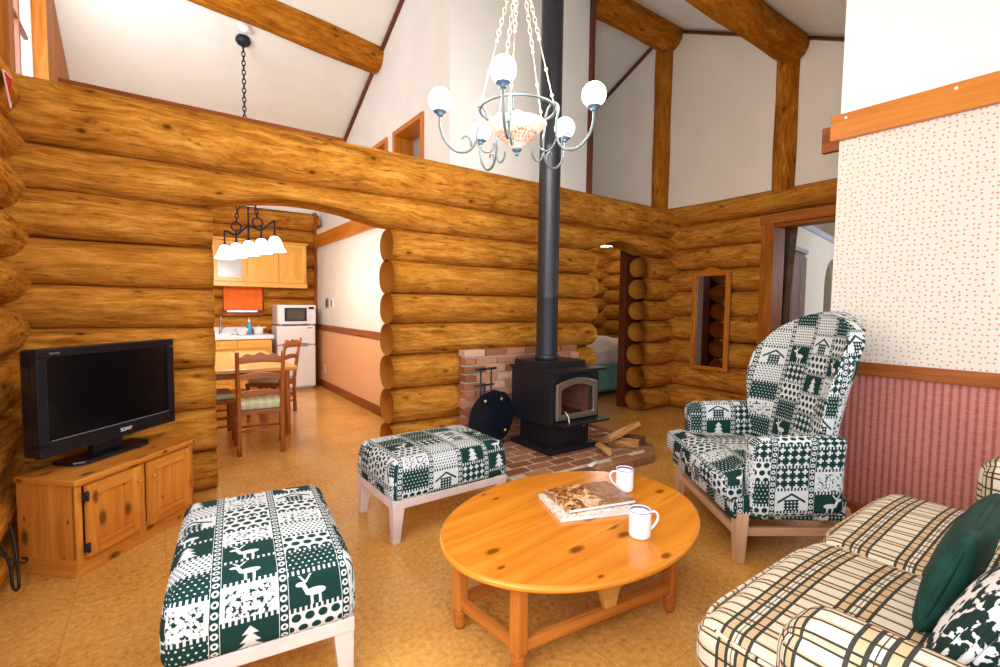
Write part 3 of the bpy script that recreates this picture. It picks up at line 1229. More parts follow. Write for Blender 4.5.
struct(tl.obj('trim_6', 'trim_dark'), 'dark strip where the left ceiling slope meets the gable')
te = MB()
te.box((3.655, YF + 0.02, 3.3), (0.03, 0.16, 2.4), 0.004)
struct(te.obj('trim_7', 'trim_dark'), 'dark red upright at the right edge of the loft wall')
tt = MB()
tt.box((0.37, YA + 0.10, 2.41), (1.60, 0.05, 0.075), 0.004)
struct(tt.obj('trim_8', 'trim_brown'), 'brown capping board lying along the top of the back log wall')


def loft_window(name, label, y0, y1):
    z0, z1 = 2.22, 2.975
    f = MB()
    d, w = 0.26, 0.05
    f.box((XU + d / 2 - 0.02, (y0 + y1) / 2, z1 - w / 2), (d, y1 - y0, w), 0.004)
    f.box((XU + d / 2 - 0.02, (y0 + y1) / 2, z0 + w / 2), (d, y1 - y0, w), 0.004)
    f.box((XU + d / 2 - 0.02, y0 + w / 2, (z0 + z1) / 2), (d, w, z1 - z0 - 2 * w), 0.004)
    f.box((XU + d / 2 - 0.02, y1 - w / 2, (z0 + z1) / 2), (d, w, z1 - z0 - 2 * w), 0.004)
    o = struct(f.obj(name, 'orange_wood'), label)
    p = MB()
    p.box((XU + 0.20, (y0 + y1) / 2, (z0 + z1) / 2), (0.008, y1 - y0 - w, z1 - z0 - w))
    p.obj('pane', 'frosted', o)


t_ = NT('frosted_grey_glass')
M['frosted'] = t_.done(t_.mix(t_.noise(t_.obj(), 6.0, 3), lin(150, 150, 150), lin(196, 198, 198)), 0.25, 0.5)
loft_window('window_6', 'orange framed loft window nearest the chandelier', 4.06, 4.75)
loft_window('window_7', 'orange framed loft window farther from the chandelier', 4.91, 5.57)

# bedroom beyond the low arch
wbk = MB()
for i in range(9):
    z0 = 0.10 + 0.255 * i
    log_course(wbk, 'x', 3.6, 6.4, 5.85, z0, z0 + 0.255, seed=120 + i)
    log_course(wbk, 'y', 3.9, 6.0, 6.45, z0 - 0.12, z0 + 0.135, seed=140 + i)
struct(wbk.obj('wall_bedroom', ['log', 'log_end']))
bc = MB()
bc.box((5.0, 4.85, 2.27), (3.1, 2.0, 0.05), off=False)
struct(bc.obj('ceiling_bedroom', 'beige_paint'))
bd = MB()
bd.box((4.66, 3.82, 1.0), (0.26, 0.10, 2.0), 0.006)
bd.box((3.60, 3.82, 1.0), (0.16, 0.10, 2.0), 0.006)
bd.box((4.10, 3.82, 2.04), (1.4, 0.10, 0.14), 0.006)
struct(bd.obj('door_2', 'trim_dark'), 'brown casing behind the bedroom arch')
bwr = MB()
bwr.box((3.45, 4.9, 1.2), (0.1, 2.3, 2.4), off=False)
struct(bwr.obj('wall_bedroom_left', 'beige_paint'))

# side room beyond the doorway
sr = MB()
sr.box((9.05, 4.4, 1.7), (4.9, 0.1, 3.4), off=False)
sr.box((11.45, 2.2, 1.7), (0.1, 4.6, 3.4), off=False)
sr.box((8.4, 0.3, 1.7), (6.2, 0.1, 3.4), off=False)
struct(sr.obj('wall_side_room', 'beige_paint'))
window('added_window', 'unseen window added in the side room around its fill light', 0.38, 8.6, 9.8, 1.3, 2.5, 'x', bars=(1, 0))  # unseen window, added only to go with the side room fill light
src = MB()
src.box((8.4, 2.3, 3.43), (6.3, 4.4, 0.06), off=False)
struct(src.obj('ceiling_side_room', 'beige_paint'))
# partition with an arched opening and a pale blue ledge, turned ten degrees
PM = Matrix.Translation((7.06, 3.07, 0)) @ Matrix.Rotation(math.radians(10), 4, 'Z')
sp = MB()
poly = [(-0.5, 0), (1.66, 0), (1.66, 1.60)] + [(2.28 - 0.62 * math.cos(a), 1.60 + 0.46 * math.sin(a)) for a in [PI * k / 12 for k in range(1, 12)]] + [(2.90, 1.60), (2.90, 0), (4.0, 0), (4.0, 2.32), (-0.5, 2.32)]
sp.prism(poly, 0.12, PM @ XZ_TO_Y)
struct(sp.obj('wall_partition', 'white_paint'))
sl = MB()
m_ = PM @ Matrix.Translation((1.75, -0.06, 2.36))
sl.box((0, 0, 0), (4.5, 0.20, 0.08), 0.004, rot=None)
sl.v = [tuple(m_ @ Vector(p)) for p in sl.v]
struct(sl.obj('trim_9', 'ledge_blue'), 'pale blue ledge on top of the partition in the side room')

# short wall on the right: ribbed pink below, flecked paper above the rail, plaster above the board
XC, CY = 3.23, 1.16
wc = MB()
wc.prism([(REAR, 0), (CY, 0), (CY, 0.85), (REAR, 0.85)], 0.12, at_x(XC), 0, grain=0, off=False)
wc.prism([(REAR, 0.85), (CY, 0.85), (CY, 2.2), (REAR, 2.2)], 0.12, at_x(XC), 1, grain=0, off=False)
wc.prism([(-1.2, 2.2), (CY, 2.2), (CY, roof(CY)), (-1.2, roof(-1.2))], 0.12, at_x(XC), 2, grain=0, off=False)
struct(wc.obj('wall_right_near', ['pink', 'dots', 'white_paint']))
cr = MB()
cr.box((XC - 0.012, (REAR + CY) / 2, 0.876), (0.024, CY - REAR, 0.072), 0.004)
struct(cr.obj('trim_10', 'trim_brown'), 'brown chair rail between pink and flecked wallpaper')
cb = MB()
cb.box((XC - 0.012, (REAR + CY) / 2, 0.05), (0.024, CY - REAR, 0.10), 0.004)
struct(cb.obj('baseboard_right', 'trim_brown'))
cw = MB()
cw.box((XC - 0.02, (REAR + CY) / 2 + 0.018, 2.247), (0.04, CY - REAR + 0.035, 0.142), 0.004)
cwo = struct(cw.obj('trim_11', 'orange_wood'), 'broad orange board between flecked wallpaper and white plaster')
for y in (0.66, 1.12):
    s_ = MB()
    s_.lathe([(0.0001, 0.004), (0.006, 0.003), (0.008, 0)], 12, Matrix.Translation((XC - 0.04, y, 2.29)) @ Matrix.Rotation(-PI / 2, 4, 'Y'))
    s_.obj('screw_cap', 'white_gloss', cwo)
cx_ = MB()
cx_.box((XC + 0.145, 0.05, 2.24), (0.045, 2.50, 0.15), 0.004)
struct(cx_.obj('trim_12', 'trim_brown'), 'brown board on the far side of the short wall, its end showing')


# ------------------------------------------------------------------ television corner
cab = thing('tv_cabinet', 'knotty pine cabinet with two panelled doors in the left corner under the television', 'cabinet', (-0.083, 2.915, 0), math.radians(47))
b_ = MB()
b_.box((-0.318, 0.155, 0.235), (0.02, 0.29, 0.39), 0.002, grain=2)
b_.box((0.318, 0.155, 0.235), (0.02, 0.29, 0.39), 0.002, grain=2)
b_.box((0, 0.292, 0.235), (0.62, 0.015, 0.39), 0.001)
b_.box((0, 0.155, 0.085), (0.62, 0.28, 0.018), 0.001)
b_.box((-0.313, 0.016, 0.235), (0.03, 0.018, 0.39), 0.002, grain=2)
b_.box((0.313, 0.016, 0.235), (0.03, 0.018, 0.39), 0.002, grain=2)
b_.box((0, 0.016, 0.235), (0.03, 0.018, 0.39), 0.002, grain=2)
b_.box((0, 0.016, 0.407), (0.64, 0.018, 0.02), 0.002)
b_.obj('body', 'pine', cab)
b_ = MB()
b_.box((0, 0.142, 0.423), (0.685, 0.306, 0.026), 0.008)
b_.obj('top', 'pine', cab)
b_ = MB()
b_.box((0, 0.02, 0.04), (0.655, 0.022, 0.08), 0.003)
b_.box((-0.318, 0.155, 0.04), (0.022, 0.285, 0.08), 0.003)
b_.obj('plinth', 'pine', cab)
for sx in (-1, 1):
    d_ = MB()
    cx = sx * 0.155
    w, h, z = 0.272, 0.318, 0.238
    d_.box((cx - w / 2 + 0.024, -0.003, z), (0.048, 0.02, h), 0.003, grain=2)
    d_.box((cx + w / 2 - 0.024, -0.003, z), (0.048, 0.02, h), 0.003, grain=2)
    d_.box((cx, -0.003, z + h / 2 - 0.026), (w - 0.096, 0.02, 0.052), 0.003)
    d_.box((cx, -0.003, z - h / 2 + 0.026), (w - 0.096, 0.02, 0.052), 0.003)
    d_.box((cx, 0.003, z), (w - 0.09, 0.010, h - 0.10), 0.004, grain=2)
    dr = d_.obj('door', 'pine', cab)
    k_ = MB()
    k_.lathe([(0.0001, 0.022), (0.008, 0.021), (0.011, 0.015), (0.006, 0.007), (0.006, 0.0)], 14, Matrix.Translation((cx - sx * (w / 2 - 0.022), -0.012, z + 0.09)) @ Matrix.Rotation(PI / 2, 4, 'X'))
    k_.obj('knob', 'pine', dr)
    for dz in ((-0.115, 0.115) if sx < 0 else ()):
        h_ = MB()
        h_.box((cx + sx * (w / 2 + 0.004), -0.008, z + dz), (0.022, 0.016, 0.036), 0.003)
        h_.tube([(cx + sx * (w / 2 + 0.002), -0.016, z + dz - 0.022), (cx + sx * (w / 2 + 0.002), -0.016, z + dz + 0.022)], 0.005, 8)
        h_.obj('hinge', 'iron', dr)

tv = thing('television', 'black flat screen television standing on the pine corner cabinet', 'television', (-0.083 - 0.0, 2.915, 0.437), math.radians(47))
b_ = MB()
W, H, z0 = 0.712, 0.468, 0.090
yc = 0.165
for (x, zc, sx, sz) in ((0, z0 + H - 0.019, W, 0.038), (0, z0 + 0.034, W, 0.068), (-W / 2 + 0.022, z0 + H / 2, 0.044, H - 0.08), (W / 2 - 0.022, z0 + H / 2, 0.044, H - 0.08)):
    b_.box((x - 0.012, yc - 0.03, zc), (sx, 0.028, sz), 0.006)
b_.box((-0.012, yc + 0.012, z0 + H / 2), (W - 0.004, 0.062, H - 0.004), 0.014)
b_.obj('casing', 'tv_plastic', tv)
b_ = MB()
b_.box((-0.012, yc - 0.028, z0 + H / 2 + 0.015), (W - 0.08, 0.01, H - 0.10), 0.001)
b_.obj('screen', 'tv_screen', tv)
b_ = MB()
b_.box((-0.012, yc - 0.0445, z0 + 0.069), (W - 0.10, 0.003, 0.003))
b_.obj('trim_line', 'tv_grey', tv)
b_ = MB()
b_.prism([(-0.17, -0.075), (0.17, -0.075), (0.205, -0.045), (0.205, 0.070), (-0.205, 0.070), (-0.205, -0.045)], 0.02, Matrix.Translation((0.01, 0.212, 0.001)), bevel=0.006)
b_.obj('stand_base', 'tv_plastic', tv)
b_ = MB()
b_.box((0.0, 0.205, 0.068), (0.16, 0.04, 0.10), 0.012)
b_.obj('stand_neck', 'tv_plastic', tv)


def lettering(text, size, parent, m, mat, depth=0.001):
    cu = bpy.data.curves.new('logo', 'FONT')
    cu.body, cu.size, cu.extrude = text, size, depth
    cu.align_x, cu.align_y = 'CENTER', 'CENTER'
    o = bpy.data.objects.new('logo', cu)
    C.objects.link(o)
    dg = bpy.context.evaluated_depsgraph_get()
    me = bpy.data.meshes.new_from_object(o.evaluated_get(dg))
    bpy.data.objects.remove(o)
    bpy.data.curves.remove(cu)
    me.materials.clear()
    me.materials.append(M[mat])
    o = bpy.data.objects.new('logo', me)
    C.objects.link(o)
    o.parent = parent
    o.matrix_local = m
    return o


FRONT = Matrix.Rotation(PI / 2, 4, 'X')
lettering('SONY', 0.024, tv, Matrix.Translation((0.035, yc - 0.0455, z0 + 0.034)) @ FRONT, 'white_gloss')
lettering('BRAVIA', 0.013, tv, Matrix.Translation((-0.012 - W / 2 + 0.075, yc - 0.0455, z0 + H - 0.021)) @ FRONT, 'tv_grey')

cb_ = MB()
cb_.tube(smooth_path([(-0.53, 2.77, 0.27), (-0.505, 2.70, 0.20), (-0.488, 2.645, 0.125), (-0.478, 2.59, 0.062), (-0.485, 2.545, 0.09), (-0.49, 2.54, 0.18), (-0.505, 2.50, 0.28), (-0.53, 2.45, 0.34)]), 0.0055, 8)
tag(cb_.obj('power_cable', 'cable'), 'black power cable looping down to the floor beside the pine cabinet', 'cable')
cb_ = MB()
cb_.tube(smooth_path([(-0.515, 2.43, 0.30), (-0.47, 2.49, 0.22), (-0.455, 2.56, 0.170), (-0.455, 2.62, 0.160), (-0.49, 2.74, 0.12)]), 0.005, 8)
tag(cb_.obj('power_cable', 'cable'), 'thinner black cable crossing the looped one above the floor by the left log wall', 'cable')

# ------------------------------------------------------------------ footstools
def make_footstool(label, lengthwise=False):
    t = thing('footstool', label, 'footstool', group='patchwork footstools')
    c = MB()

    def warp(q, p):
        k = 1.0 - 0.045 * max(0, p[2])          # sides lean in towards the top
        return Vector((q.x * k, q.y * k, q.z))
    c.pad((0, 0, 0.316), (0.362, 0.256, 0.108), 0.042, 10, (0.004, 0.004, 0.016), warp=warp, uvoff=(3.06, 5.34) if lengthwise else (0.337, 0.262))
    if lengthwise:                              # the cloth lies with its bands along the long side
        c.uv = [(v, u) for u, v in c.uv]
    c.obj('cushion', 'patch', t)
    a = MB()
    a.box((0, 0, 0.199), (0.71, 0.496, 0.045), 0.004)
    a.obj('frame', 'lilac_leg', t)
    for sx in (-1, 1):
        for sy in (-1, 1):
            l = MB()
            l.box((sx * 0.320, sy * 0.216, 0.093), (0.062, 0.062, 0.186), 0.005, taper=(0.62, 0.62))
            l.v = [(x + sx * 0.012 * (1 - z / 0.186), y + sy * 0.010 * (1 - z / 0.186), z) for x, y, z in l.v]
            l.obj('leg', 'lilac_leg', t)
    return t


fs = make_footstool('patchwork footstool standing between the coffee table and the black stove')
fs.location, fs.rotation_euler = (1.272, 2.438, 0), (0, 0, math.radians(1))
fs2 = make_footstool('patchwork footstool in front of the pine cabinet with the television', True)
fs2.location, fs2.rotation_euler = (0.272, 1.815, 0), (0, 0, math.radians(90 - 6.5))

# ------------------------------------------------------------------ coffee table
TC, TA = Vector((1.382, 1.382, 0)), math.radians(6.9)
ct = thing('coffee_table', 'oval honey pine coffee table with square legs and low stretchers', 'table', TC, TA)
TZ = 0.348
tp = MB()
half_a, half_b = 0.594, 0.436
for (lo, hi) in ((-half_b, -0.172), (-0.171, 0.171), (0.172, half_b)):    # middle board and two leaves
    pts = []
    n = 40
    edge = []
    for i in range(n + 1):
        y = lo + (hi - lo) * i / n
        edge.append((half_a * math.sqrt(max(0, 1 - (y / half_b) ** 2)), y))
    poly = edge + [(-x, y) for x, y in reversed(edge)]
    clean = []
    for q in poly:
        if not clean or (abs(q[0] - clean[-1][0]) + abs(q[1] - clean[-1][1])) > 1e-5:
            clean.append(q)
    if abs(clean[0][0] - clean[-1][0]) + abs(clean[0][1] - clean[-1][1]) < 1e-5:
        clean.pop()
    tp.prism(clean, 0.024, Matrix.Translation((0, 0, TZ - 0.024)), bevel=0.0, grain=0)
rim = []
for i in range(96):
    a = 2 * PI * i / 96
    rim.append((half_a * math.cos(a), half_b * math.sin(a), TZ - 0.0125))
tp.tube(rim, 0.0122, 10, 0, closed=True)
tp.obj('tabletop', 'table_pine', ct)
ap = MB()
for sy in (-1, 1):
    ap.box((0.0, sy * 0.135, TZ - 0.06), (0.92, 0.02, 0.07), 0.003)
for sx in (-1, 1):
    ap.box((sx * 0.46, 0.0, TZ - 0.06), (0.02, 0.24, 0.07), 0.003)
ap.obj('apron', 'table_leg', ct)
LX, LY = 0.478, 0.155


def table_leg(x, y, flip=1):
    l = MB()
    l.box((x, y, 0.198), (0.046, 0.046, 0.252), 0.008, grain=2)
    l.lathe([(0.0001, 0), (0.016, 0), (0.021, 0.015), (0.025, 0.045), (0.024, 0.055), (0.027, 0.060), (0.027, 0.068), (0.021, 0.074), (0.021, 0.08)], 16, Matrix.Translation((x, y, 0.0)))
    return l


for sx in (-1, 1):
    for sy in (-1, 1):
        table_leg(sx * LX, sy * LY).obj('leg', 'table_leg', ct)
s_ = MB()
s_.box((0, LY, 0.098), (0.92, 0.024, 0.040), 0.003)
s_.obj('stretcher', 'table_leg', ct)
for sx in (-1, 1):
    s_ = MB()
    s_.box((sx * LX, 0, 0.098), (0.024, 0.27, 0.040), 0.003)
    s_.obj('stretcher', 'table_leg', ct)
# swung-out gate leg carrying the near leaf, with its low rail and curved bracket
GX, GY = 0.205, -0.318
gleg = table_leg(GX, GY).obj('gate_leg', 'table_leg', ct)
ga = math.atan2(GY + LY, GX + LX)
br = MB()
br.bar((-LX, -LY, 0.098), (GX, GY, 0.098), 0.024, 0.040)
br.bar((-0.30, -LY - 0.045, TZ - 0.046), (GX, GY, TZ - 0.046), 0.022, 0.040)
br.obj('gate_rail', 'table_leg', gleg)
br = MB()
cor = [(0, 0), (0.05, 0), (0.062, 0.05), (0.10, 0.10), (0.17, 0.135), (0.23, 0.15), (0.23, 0.19), (-0.02, 0.19), (-0.02, 0.06)]
br.prism(cor, 0.022, Matrix.Translation((-LX + 0.36 * math.cos(ga), -LY + 0.36 * math.sin(ga), 0.116)) @ Matrix.Rotation(ga, 4, 'Z') @ Matrix.Translation((0, 0.011, 0)) @ XZ_TO_Y)
br.obj('bracket', 'table_oak', gleg)

# magazines and mugs on the table
def magazine(label, cover, c, z, ang, w, h, th):
    t = thing('magazine', label, 'magazine', (c[0], c[1], z), ang, 'magazines on the coffee table')
    p = MB()
    p.box((0, 0, th / 2), (w - 0.006, h - 0.004, th - 0.003), 0.001, off=False)
    p.obj('pages', 'paper', t)
    k = MB()
    k.box((0, 0, th - 0.001), (w, h, 0.0016), 0.0004, off=False)
    k.box((0, 0, 0.0009), (w, h, 0.0016), 0.0004, off=False)
    k.box((-w / 2 + 0.0005, 0, th / 2), (0.0014, h, th), 0.0004, off=False)
    k.obj('cover', cover, t)


ma = math.radians(-19)
magazine('lower pale magazine sticking out under the brown one on the coffee table', 'cover_b', (1.475, 1.415), TZ + 0.001, math.radians(-20), 0.335, 0.255, 0.016)
magazine('upper magazine with a brown photograph cover on the coffee table', 'cover_a', (1.515, 1.435), TZ + 0.0185, math.radians(-15), 0.325, 0.235, 0.015)


def mug(label, loc, rz):
    t = thing('mug', label, 'mug', loc, rz, 'white mugs on the coffee table')
    r, h = 0.040, 0.104
    m = MB()
    m.lathe([(0.0001, 0.0), (r - 0.006, 0.0), (r - 0.001, 0.004), (r, 0.012), (r, h - 0.003), (r - 0.0015, h), (r - 0.004, h - 0.002), (r - 0.0045, 0.012), (r - 0.010, 0.007), (0.0001, 0.006)], 32)
    b = m.obj('body', 'white_ceramic', t)
    q = MB()
    q.lathe([(r + 0.0003, h - 0.006), (r + 0.0006, h - 0.0045), (r + 0.0004, h - 0.003)], 32)
    q.lathe([(r - 0.0046, h - 0.012), (r - 0.0049, h - 0.007), (r - 0.0046, h - 0.003)], 32)
    q.obj('rim_band', 'blue_rim', t)
    hd = MB()
    hd.tube(smooth_path([(r - 0.002, 0, h * 0.86), (r + 0.018, 0, h * 0.87), (r + 0.030, 0, h * 0.72), (r + 0.026, 0, h * 0.50), (r + 0.008, 0, h * 0.28), (r - 0.002, 0, h * 0.22)], 5), 0.0058, 10, squash=0.75)
    hd.obj('handle', 'white_ceramic', t)


mug('white mug nearest the table edge with its handle towards the armchair', (1.443, 1.105, TZ + 0.001), math.radians(-28))
mug('white mug behind the magazines with its handle over them', (1.752, 1.435, TZ + 0.001), math.radians(150))

# ------------------------------------------------------------------ wood stove and hearth
def brick_box(mb, c, size, n):
    """bricks on an n=(nx, ny, nz) grid filling a box, running bond, over a mortar core"""
    jx = 0.009
    mb.box(c, (size[0] - 0.012, size[1] - 0.012, size[2] - 0.012), mat=1)


hearth = thing('hearth', 'brick fireplace platform and low brick back wall under the black stove', 'hearth', (0, 0, 0))
hp = MB()
outline = [(1.86, 2.33), (3.10, 2.30), (3.28, 2.44), (3.35, 2.62), (3.36, 3.37), (1.86, 3.37)]
hp.prism(outline, 0.058, Matrix.Translation((0, 0, 0.0)), mat=1)


def inside(x, y, poly):
    c = False
    for i in range(len(poly)):
        (x0, y0), (x1, y1) = poly[i], poly[i - 1]
        if (y0 > y) != (y1 > y) and x < (x1 - x0) * (y - y0) / (y1 - y0) + x0:
            c = not c
    return c


bw, bd_ = 0.192, 0.086
row = 0
y = 2.345
while y < 3.36:
    x = 1.87 + (row % 2) * 0.107 - 0.1
    while x < 3.40:
        pts = [(x + sx * bw / 2, y + sy * bd_ / 2) for sx in (-.8, .8) for sy in (-.8, .8)]
        if all(inside(px, py, outline) for px, py in pts):
            hp.box((x, y, 0.034), (bw, bd_, 0.062), 0.005, rot=(random.uniform(-.01, .01), random.uniform(-.01, .01), random.uniform(-.02, .02)))
        x += 0.214
    y += 0.107
    row += 1
for i in range(len(outline)):                           # edging bricks set on end
    a, b = Vector((*outline[i], 0)), Vector((*outline[(i + 1) % len(outline)], 0))
    if i in (0, 1, 2, 3):
        L = (b - a).length
        k = max(1, round(L / 0.215))
        ang = math.atan2(b.y - a.y, b.x - a.x)
        for j in range(k):
            p = a + (b - a) * ((j + 0.5) / k)
            hp.box((p.x, p.y, 0.033), (L / k - 0.016, 0.078, 0.064), 0.006, rot=(0, 0, ang + random.uniform(-.02, .02)))
hp.obj('platform', ['floor_brick', 'mortar'], hearth)
hb = MB()
hb.box((2.685, 3.395, 0.40), (1.27, 0.07, 0.76), mat=1)
for i in range(11):
    z = 0.066 + 0.0355 + i * 0.0705
    off = (i % 2) * 0.105
    x = 2.00 - off * 0.0
    xs = []
    x0 = 2.03 if i % 2 == 0 else 2.042
    x = x0
    first = True
    while x < 3.335:
        w = 0.10 if (first and i % 2) else 0.205
        w = min(w, 3.34 - x)
        if w > 0.04:
            hb.box((x + w / 2, 3.385 + random.uniform(-0.004, 0.004), z), (w - 0.004, 0.10, 0.055), 0.005, rot=(0, 0, random.uniform(-.01, .01)))
        x += w + 0.010
        first = False
hb.obj('back_wall', ['brick', 'mortar'], hearth)

HZ = 0.067
st = thing('wood_stove', 'black cast wood stove with a silver framed glass door and tall flue pipe', 'stove', (2.645, 2.915, HZ))
b_ = MB()
b_.box((0, 0, 0.02), (0.525, 0.50, 0.04), 0.006)
b_.obj('base_plate', 'black', st)
b_ = MB()
b_.box((0.01, 0.01, 0.13), (0.40, 0.40, 0.20), 0.004)
b_.obj('pedestal', 'black', st)
b_ = MB()
b_.box((-0.245, 0.0, 0.425), (0.02, 0.50, 0.41), 0.006)
b_.box((0.245, 0.0, 0.425), (0.02, 0.50, 0.41), 0.006)
b_.box((0, 0.243, 0.425), (0.48, 0.02, 0.41), 0.004)
b_.box((0, 0, 0.232), (0.49, 0.49, 0.02), 0.004)
b_.box((0, -0.235, 0.265), (0.35, 0.03, 0.05), 0.002)
b_.box((-0.205, -0.236, 0.435), (0.07, 0.03, 0.39), 0.004)
b_.box((0.205, -0.236, 0.435), (0.07, 0.03, 0.39), 0.004)
b_.box((0, -0.235, 0.605), (0.35, 0.03, 0.05), 0.002)
b_.box((0, 0.05, 0.27), (0.40, 0.34, 0.02), 0.002)
b_.obj('firebox', 'black', st)
b_ = MB()
b_.box((0, 0.20, 0.43), (0.44, 0.03, 0.34), 0.003)
b_.box((-0.215, 0.0, 0.43), (0.03, 0.38, 0.34), 0.003)
b_.box((0.215, 0.0, 0.43), (0.03, 0.38, 0.34), 0.003)
b_.obj('fire_lining', 'firebrick', st)
b_ = MB()
b_.box((0.015, -0.015, 0.642), (0.56, 0.57, 0.022), 0.004)
b_.obj('top_plate', 'black', st)
b_ = MB()
b_.box((-0.01, 0.05, 0.675), (0.47, 0.36, 0.05), 0.006)
b_.obj('step_top', 'black', st)
pp = MB()
pp.lathe([(0.087, 0.70), (0.087, 1.20), (0.0885, 1.205), (0.0885, 1.235), (0.087, 1.24), (0.087, 2.40), (0.0885, 2.405), (0.0885, 2.435), (0.087, 2.44), (0.087, 4.2)], 28, Matrix.Translation((-0.045, 0.055, 0)))
pp.lathe([(0.088, 0.70), (0.098, 0.702), (0.098, 0.74), (0.088, 0.742)], 28, Matrix.Translation((-0.045, 0.055, 0)))
pp.obj('flue_pipe', 'pipe', st)


def arch_ring(w, h, rise, t):
    """frame outline: rectangle with a gently arched top; returns outer and inner loops"""
    def loop(w, h, rise, z0):
        p = [(-w / 2, z0), (w / 2, z0)]
        n = 10
        for i in range(n + 1):
            x = w / 2 - w * i / n
            p.append((x, h + rise * (1 - (2 * x / w) ** 2)))
        return p
    return loop(w, h, rise, 0), loop(w - 2 * t, h - t, rise * 0.9, t)


door_m = Matrix.Translation((-0.012, -0.262, 0.270)) @ XZ_TO_Y
o_, i_ = arch_ring(0.435, 0.275, 0.045, 0.044)
df = MB()
n = len(o_)
vs = [(x, y, z) for z in (0.0, 0.026) for (x, y) in o_] + [(x, y, z) for z in (0.0, 0.026) for (x, y) in i_]
fsx, uvx = [], []
for k in range(n):
    j = (k + 1) % n
    for q in ([k, j, n + j, n + k], [2 * n + j, 2 * n + k, 3 * n + k, 3 * n + j], [n + k, n + j, 3 * n + j, 3 * n + k], [j, k, 2 * n + k, 2 * n + j]):
        fsx.append(q)
        uvx.append([(vs[a][0], vs[a][1]) for a in q])
df.add(vs, fsx, uvx, 0, False, door_m)
dfo = df.obj('door_frame', 'silver', st)
md = dfo.modifiers.new('bevel', 'BEVEL')
md.width, md.segments, md.limit_method = 0.006, 2, 'ANGLE'
gp = MB()
gp.prism(i_, 0.006, Matrix.Translation((-0.012, -0.254, 0.270)) @ XZ_TO_Y)
gp.obj('door_glass', 'stove_glass', st)
ls = MB()
ls.box((0.01, -0.31, 0.247), (0.50, 0.13, 0.016), 0.004)
ls.obj('ash_lip', 'black', st)
hn = MB()
hn.tube(smooth_path([(-0.15, -0.285, 0.335), (-0.145, -0.312, 0.315), (-0.14, -0.325, 0.27), (-0.138, -0.33, 0.225)], 5), [0.006] * 10 + [0.008] * 6, 10)
hn.obj('handle', 'silver', st)
for z in (0.345, 0.455):
    h_ = MB()
    h_.tube([(0.205, -0.275, z - 0.02), (0.205, -0.275, z + 0.02)], 0.012, 10)
    h_.obj('hinge', 'black', st)
kn = MB()
kn.lathe([(0.0001, 0.018), (0.010, 0.016), (0.012, 0.008), (0.008, 0)], 12, Matrix.Translation((0.145, -0.19, 0.175)) @ Matrix.Rotation(PI / 2, 4, 'X'))
kn.obj('air_knob', 'silver', st)
em = MB()
em.sphere((-0.10, -0.17, 0.325), 0.03, 10, 8, scale=(1.2, 1, 0.8))
emb = tag(em.obj('fire_starter', 'red_cloth'), 'small red bundle lying inside the stove behind its glass door', 'fire starter')
emb.location = st.location

# fire tools with their oval shield
ft = thing('fire_tool_set', 'dark oval shield with brass studs hiding fire tools beside the stove', 'fire tools', (2.155, 3.12, HZ), math.radians(6))
sh = MB()
rows, cols = 15, 14
vs, fs_, uvs = [], [], []
pts = [[None] * (cols + 1) for _ in range(rows + 1)]
for side in (0, 1):
    for i in range(rows + 1):
        t = -1 + 2 * i / rows
        z = 0.245 + 0.222 * t
        # egg outline: broader below the middle
        hw = 0.228 * math.sqrt(max(0.0, 1 - (abs(t)) ** 2.2)) * (1.02 - 0.06 * t)
        for j in range(cols + 1):
            x = hw * (-1 + 2 * j / cols)
            yy = 0.40 * x * x - 0.03 + side * 0.005 - 0.012 * t
            vs.append((x, yy + (0.010 if t > 0 else 0.0) * t, z))
k0 = (rows + 1) * (cols + 1)
for i in range(rows):
    for j in range(cols):
        a = i * (cols + 1) + j
        q = [a, a + 1, a + cols + 2, a + cols + 1]
        fs_.append(q)
        uvs.append([(vs[p][0], vs[p][2]) for p in q])
        q2 = [p + k0 for p in reversed(q)]
        fs_.append(q2)
        uvs.append([(vs[p][0], vs[p][2]) for p in q2])
sh.add(vs, fs_, uvs, 0, True)
sho = sh.obj('shield', 'blue_black', ft)
for (x, z) in ((-0.085, 0.385), (0.085, 0.385), (0.135, 0.12)):
    r_b = MB()
    r_b.lathe([(0.0001, 0.010), (0.010, 0.008), (0.014, 0.0)], 12, Matrix.Translation((x, 0.40 * x * x - 0.031, z)) @ Matrix.Rotation(PI / 2, 4, 'X'))
    r_b.obj('stud', 'brass', sho)
pl = MB()
pl.box((0, 0.07, 0.012), (0.26, 0.17, 0.024), 0.006)
pl.tube([(0, 0.09, 0.02), (0, 0.09, 0.50)], 0.009, 10)
pl.tube([(-0.10, 0.09, 0.49), (0.10, 0.09, 0.49)], 0.008, 10)
pl.obj('rack', 'iron', ft)
for x in (-0.055, 0.055):
    tl_ = MB()
    tl_.tube([(x, 0.07, 0.08), (x, 0.07, 0.615)], 0.007, 10)
    tl_.tube([(x - 0.052, 0.07, 0.625), (x + 0.052, 0.07, 0.625)], 0.010, 10)
    tl_.box((x, 0.07, 0.07), (0.05, 0.012, 0.09), 0.004)
    tl_.obj('tool', 'iron', ft)

# split logs beside the stove
def split_log(label, a, b, r, ang, mat='firewood'):
    m = MB()
    a, b = Vector(a), Vector(b)
    z = (b - a).normalized()
    x = Vector((0, 0, 1)).cross(z).normalized()
    y = z.cross(x)
    tw = Matrix.Rotation(ang, 4, 'Z')
    rot = Matrix((x, y, z)).transposed().to_4x4()
    poly = [(-r * 0.9, -r * 0.5), (r * 0.75, -r * 0.65), (r, -r * 0.1), (r * 0.35, r * 0.55), (-r * 0.25, r * 0.75), (-r, r * 0.1)]
    m.prism(poly, (b - a).length, Matrix.Translation(a) @ rot @ tw, bevel=0.006, grain=2)
    return tag(m.obj('firewood', mat), label, 'firewood', 'split firewood on the hearth')


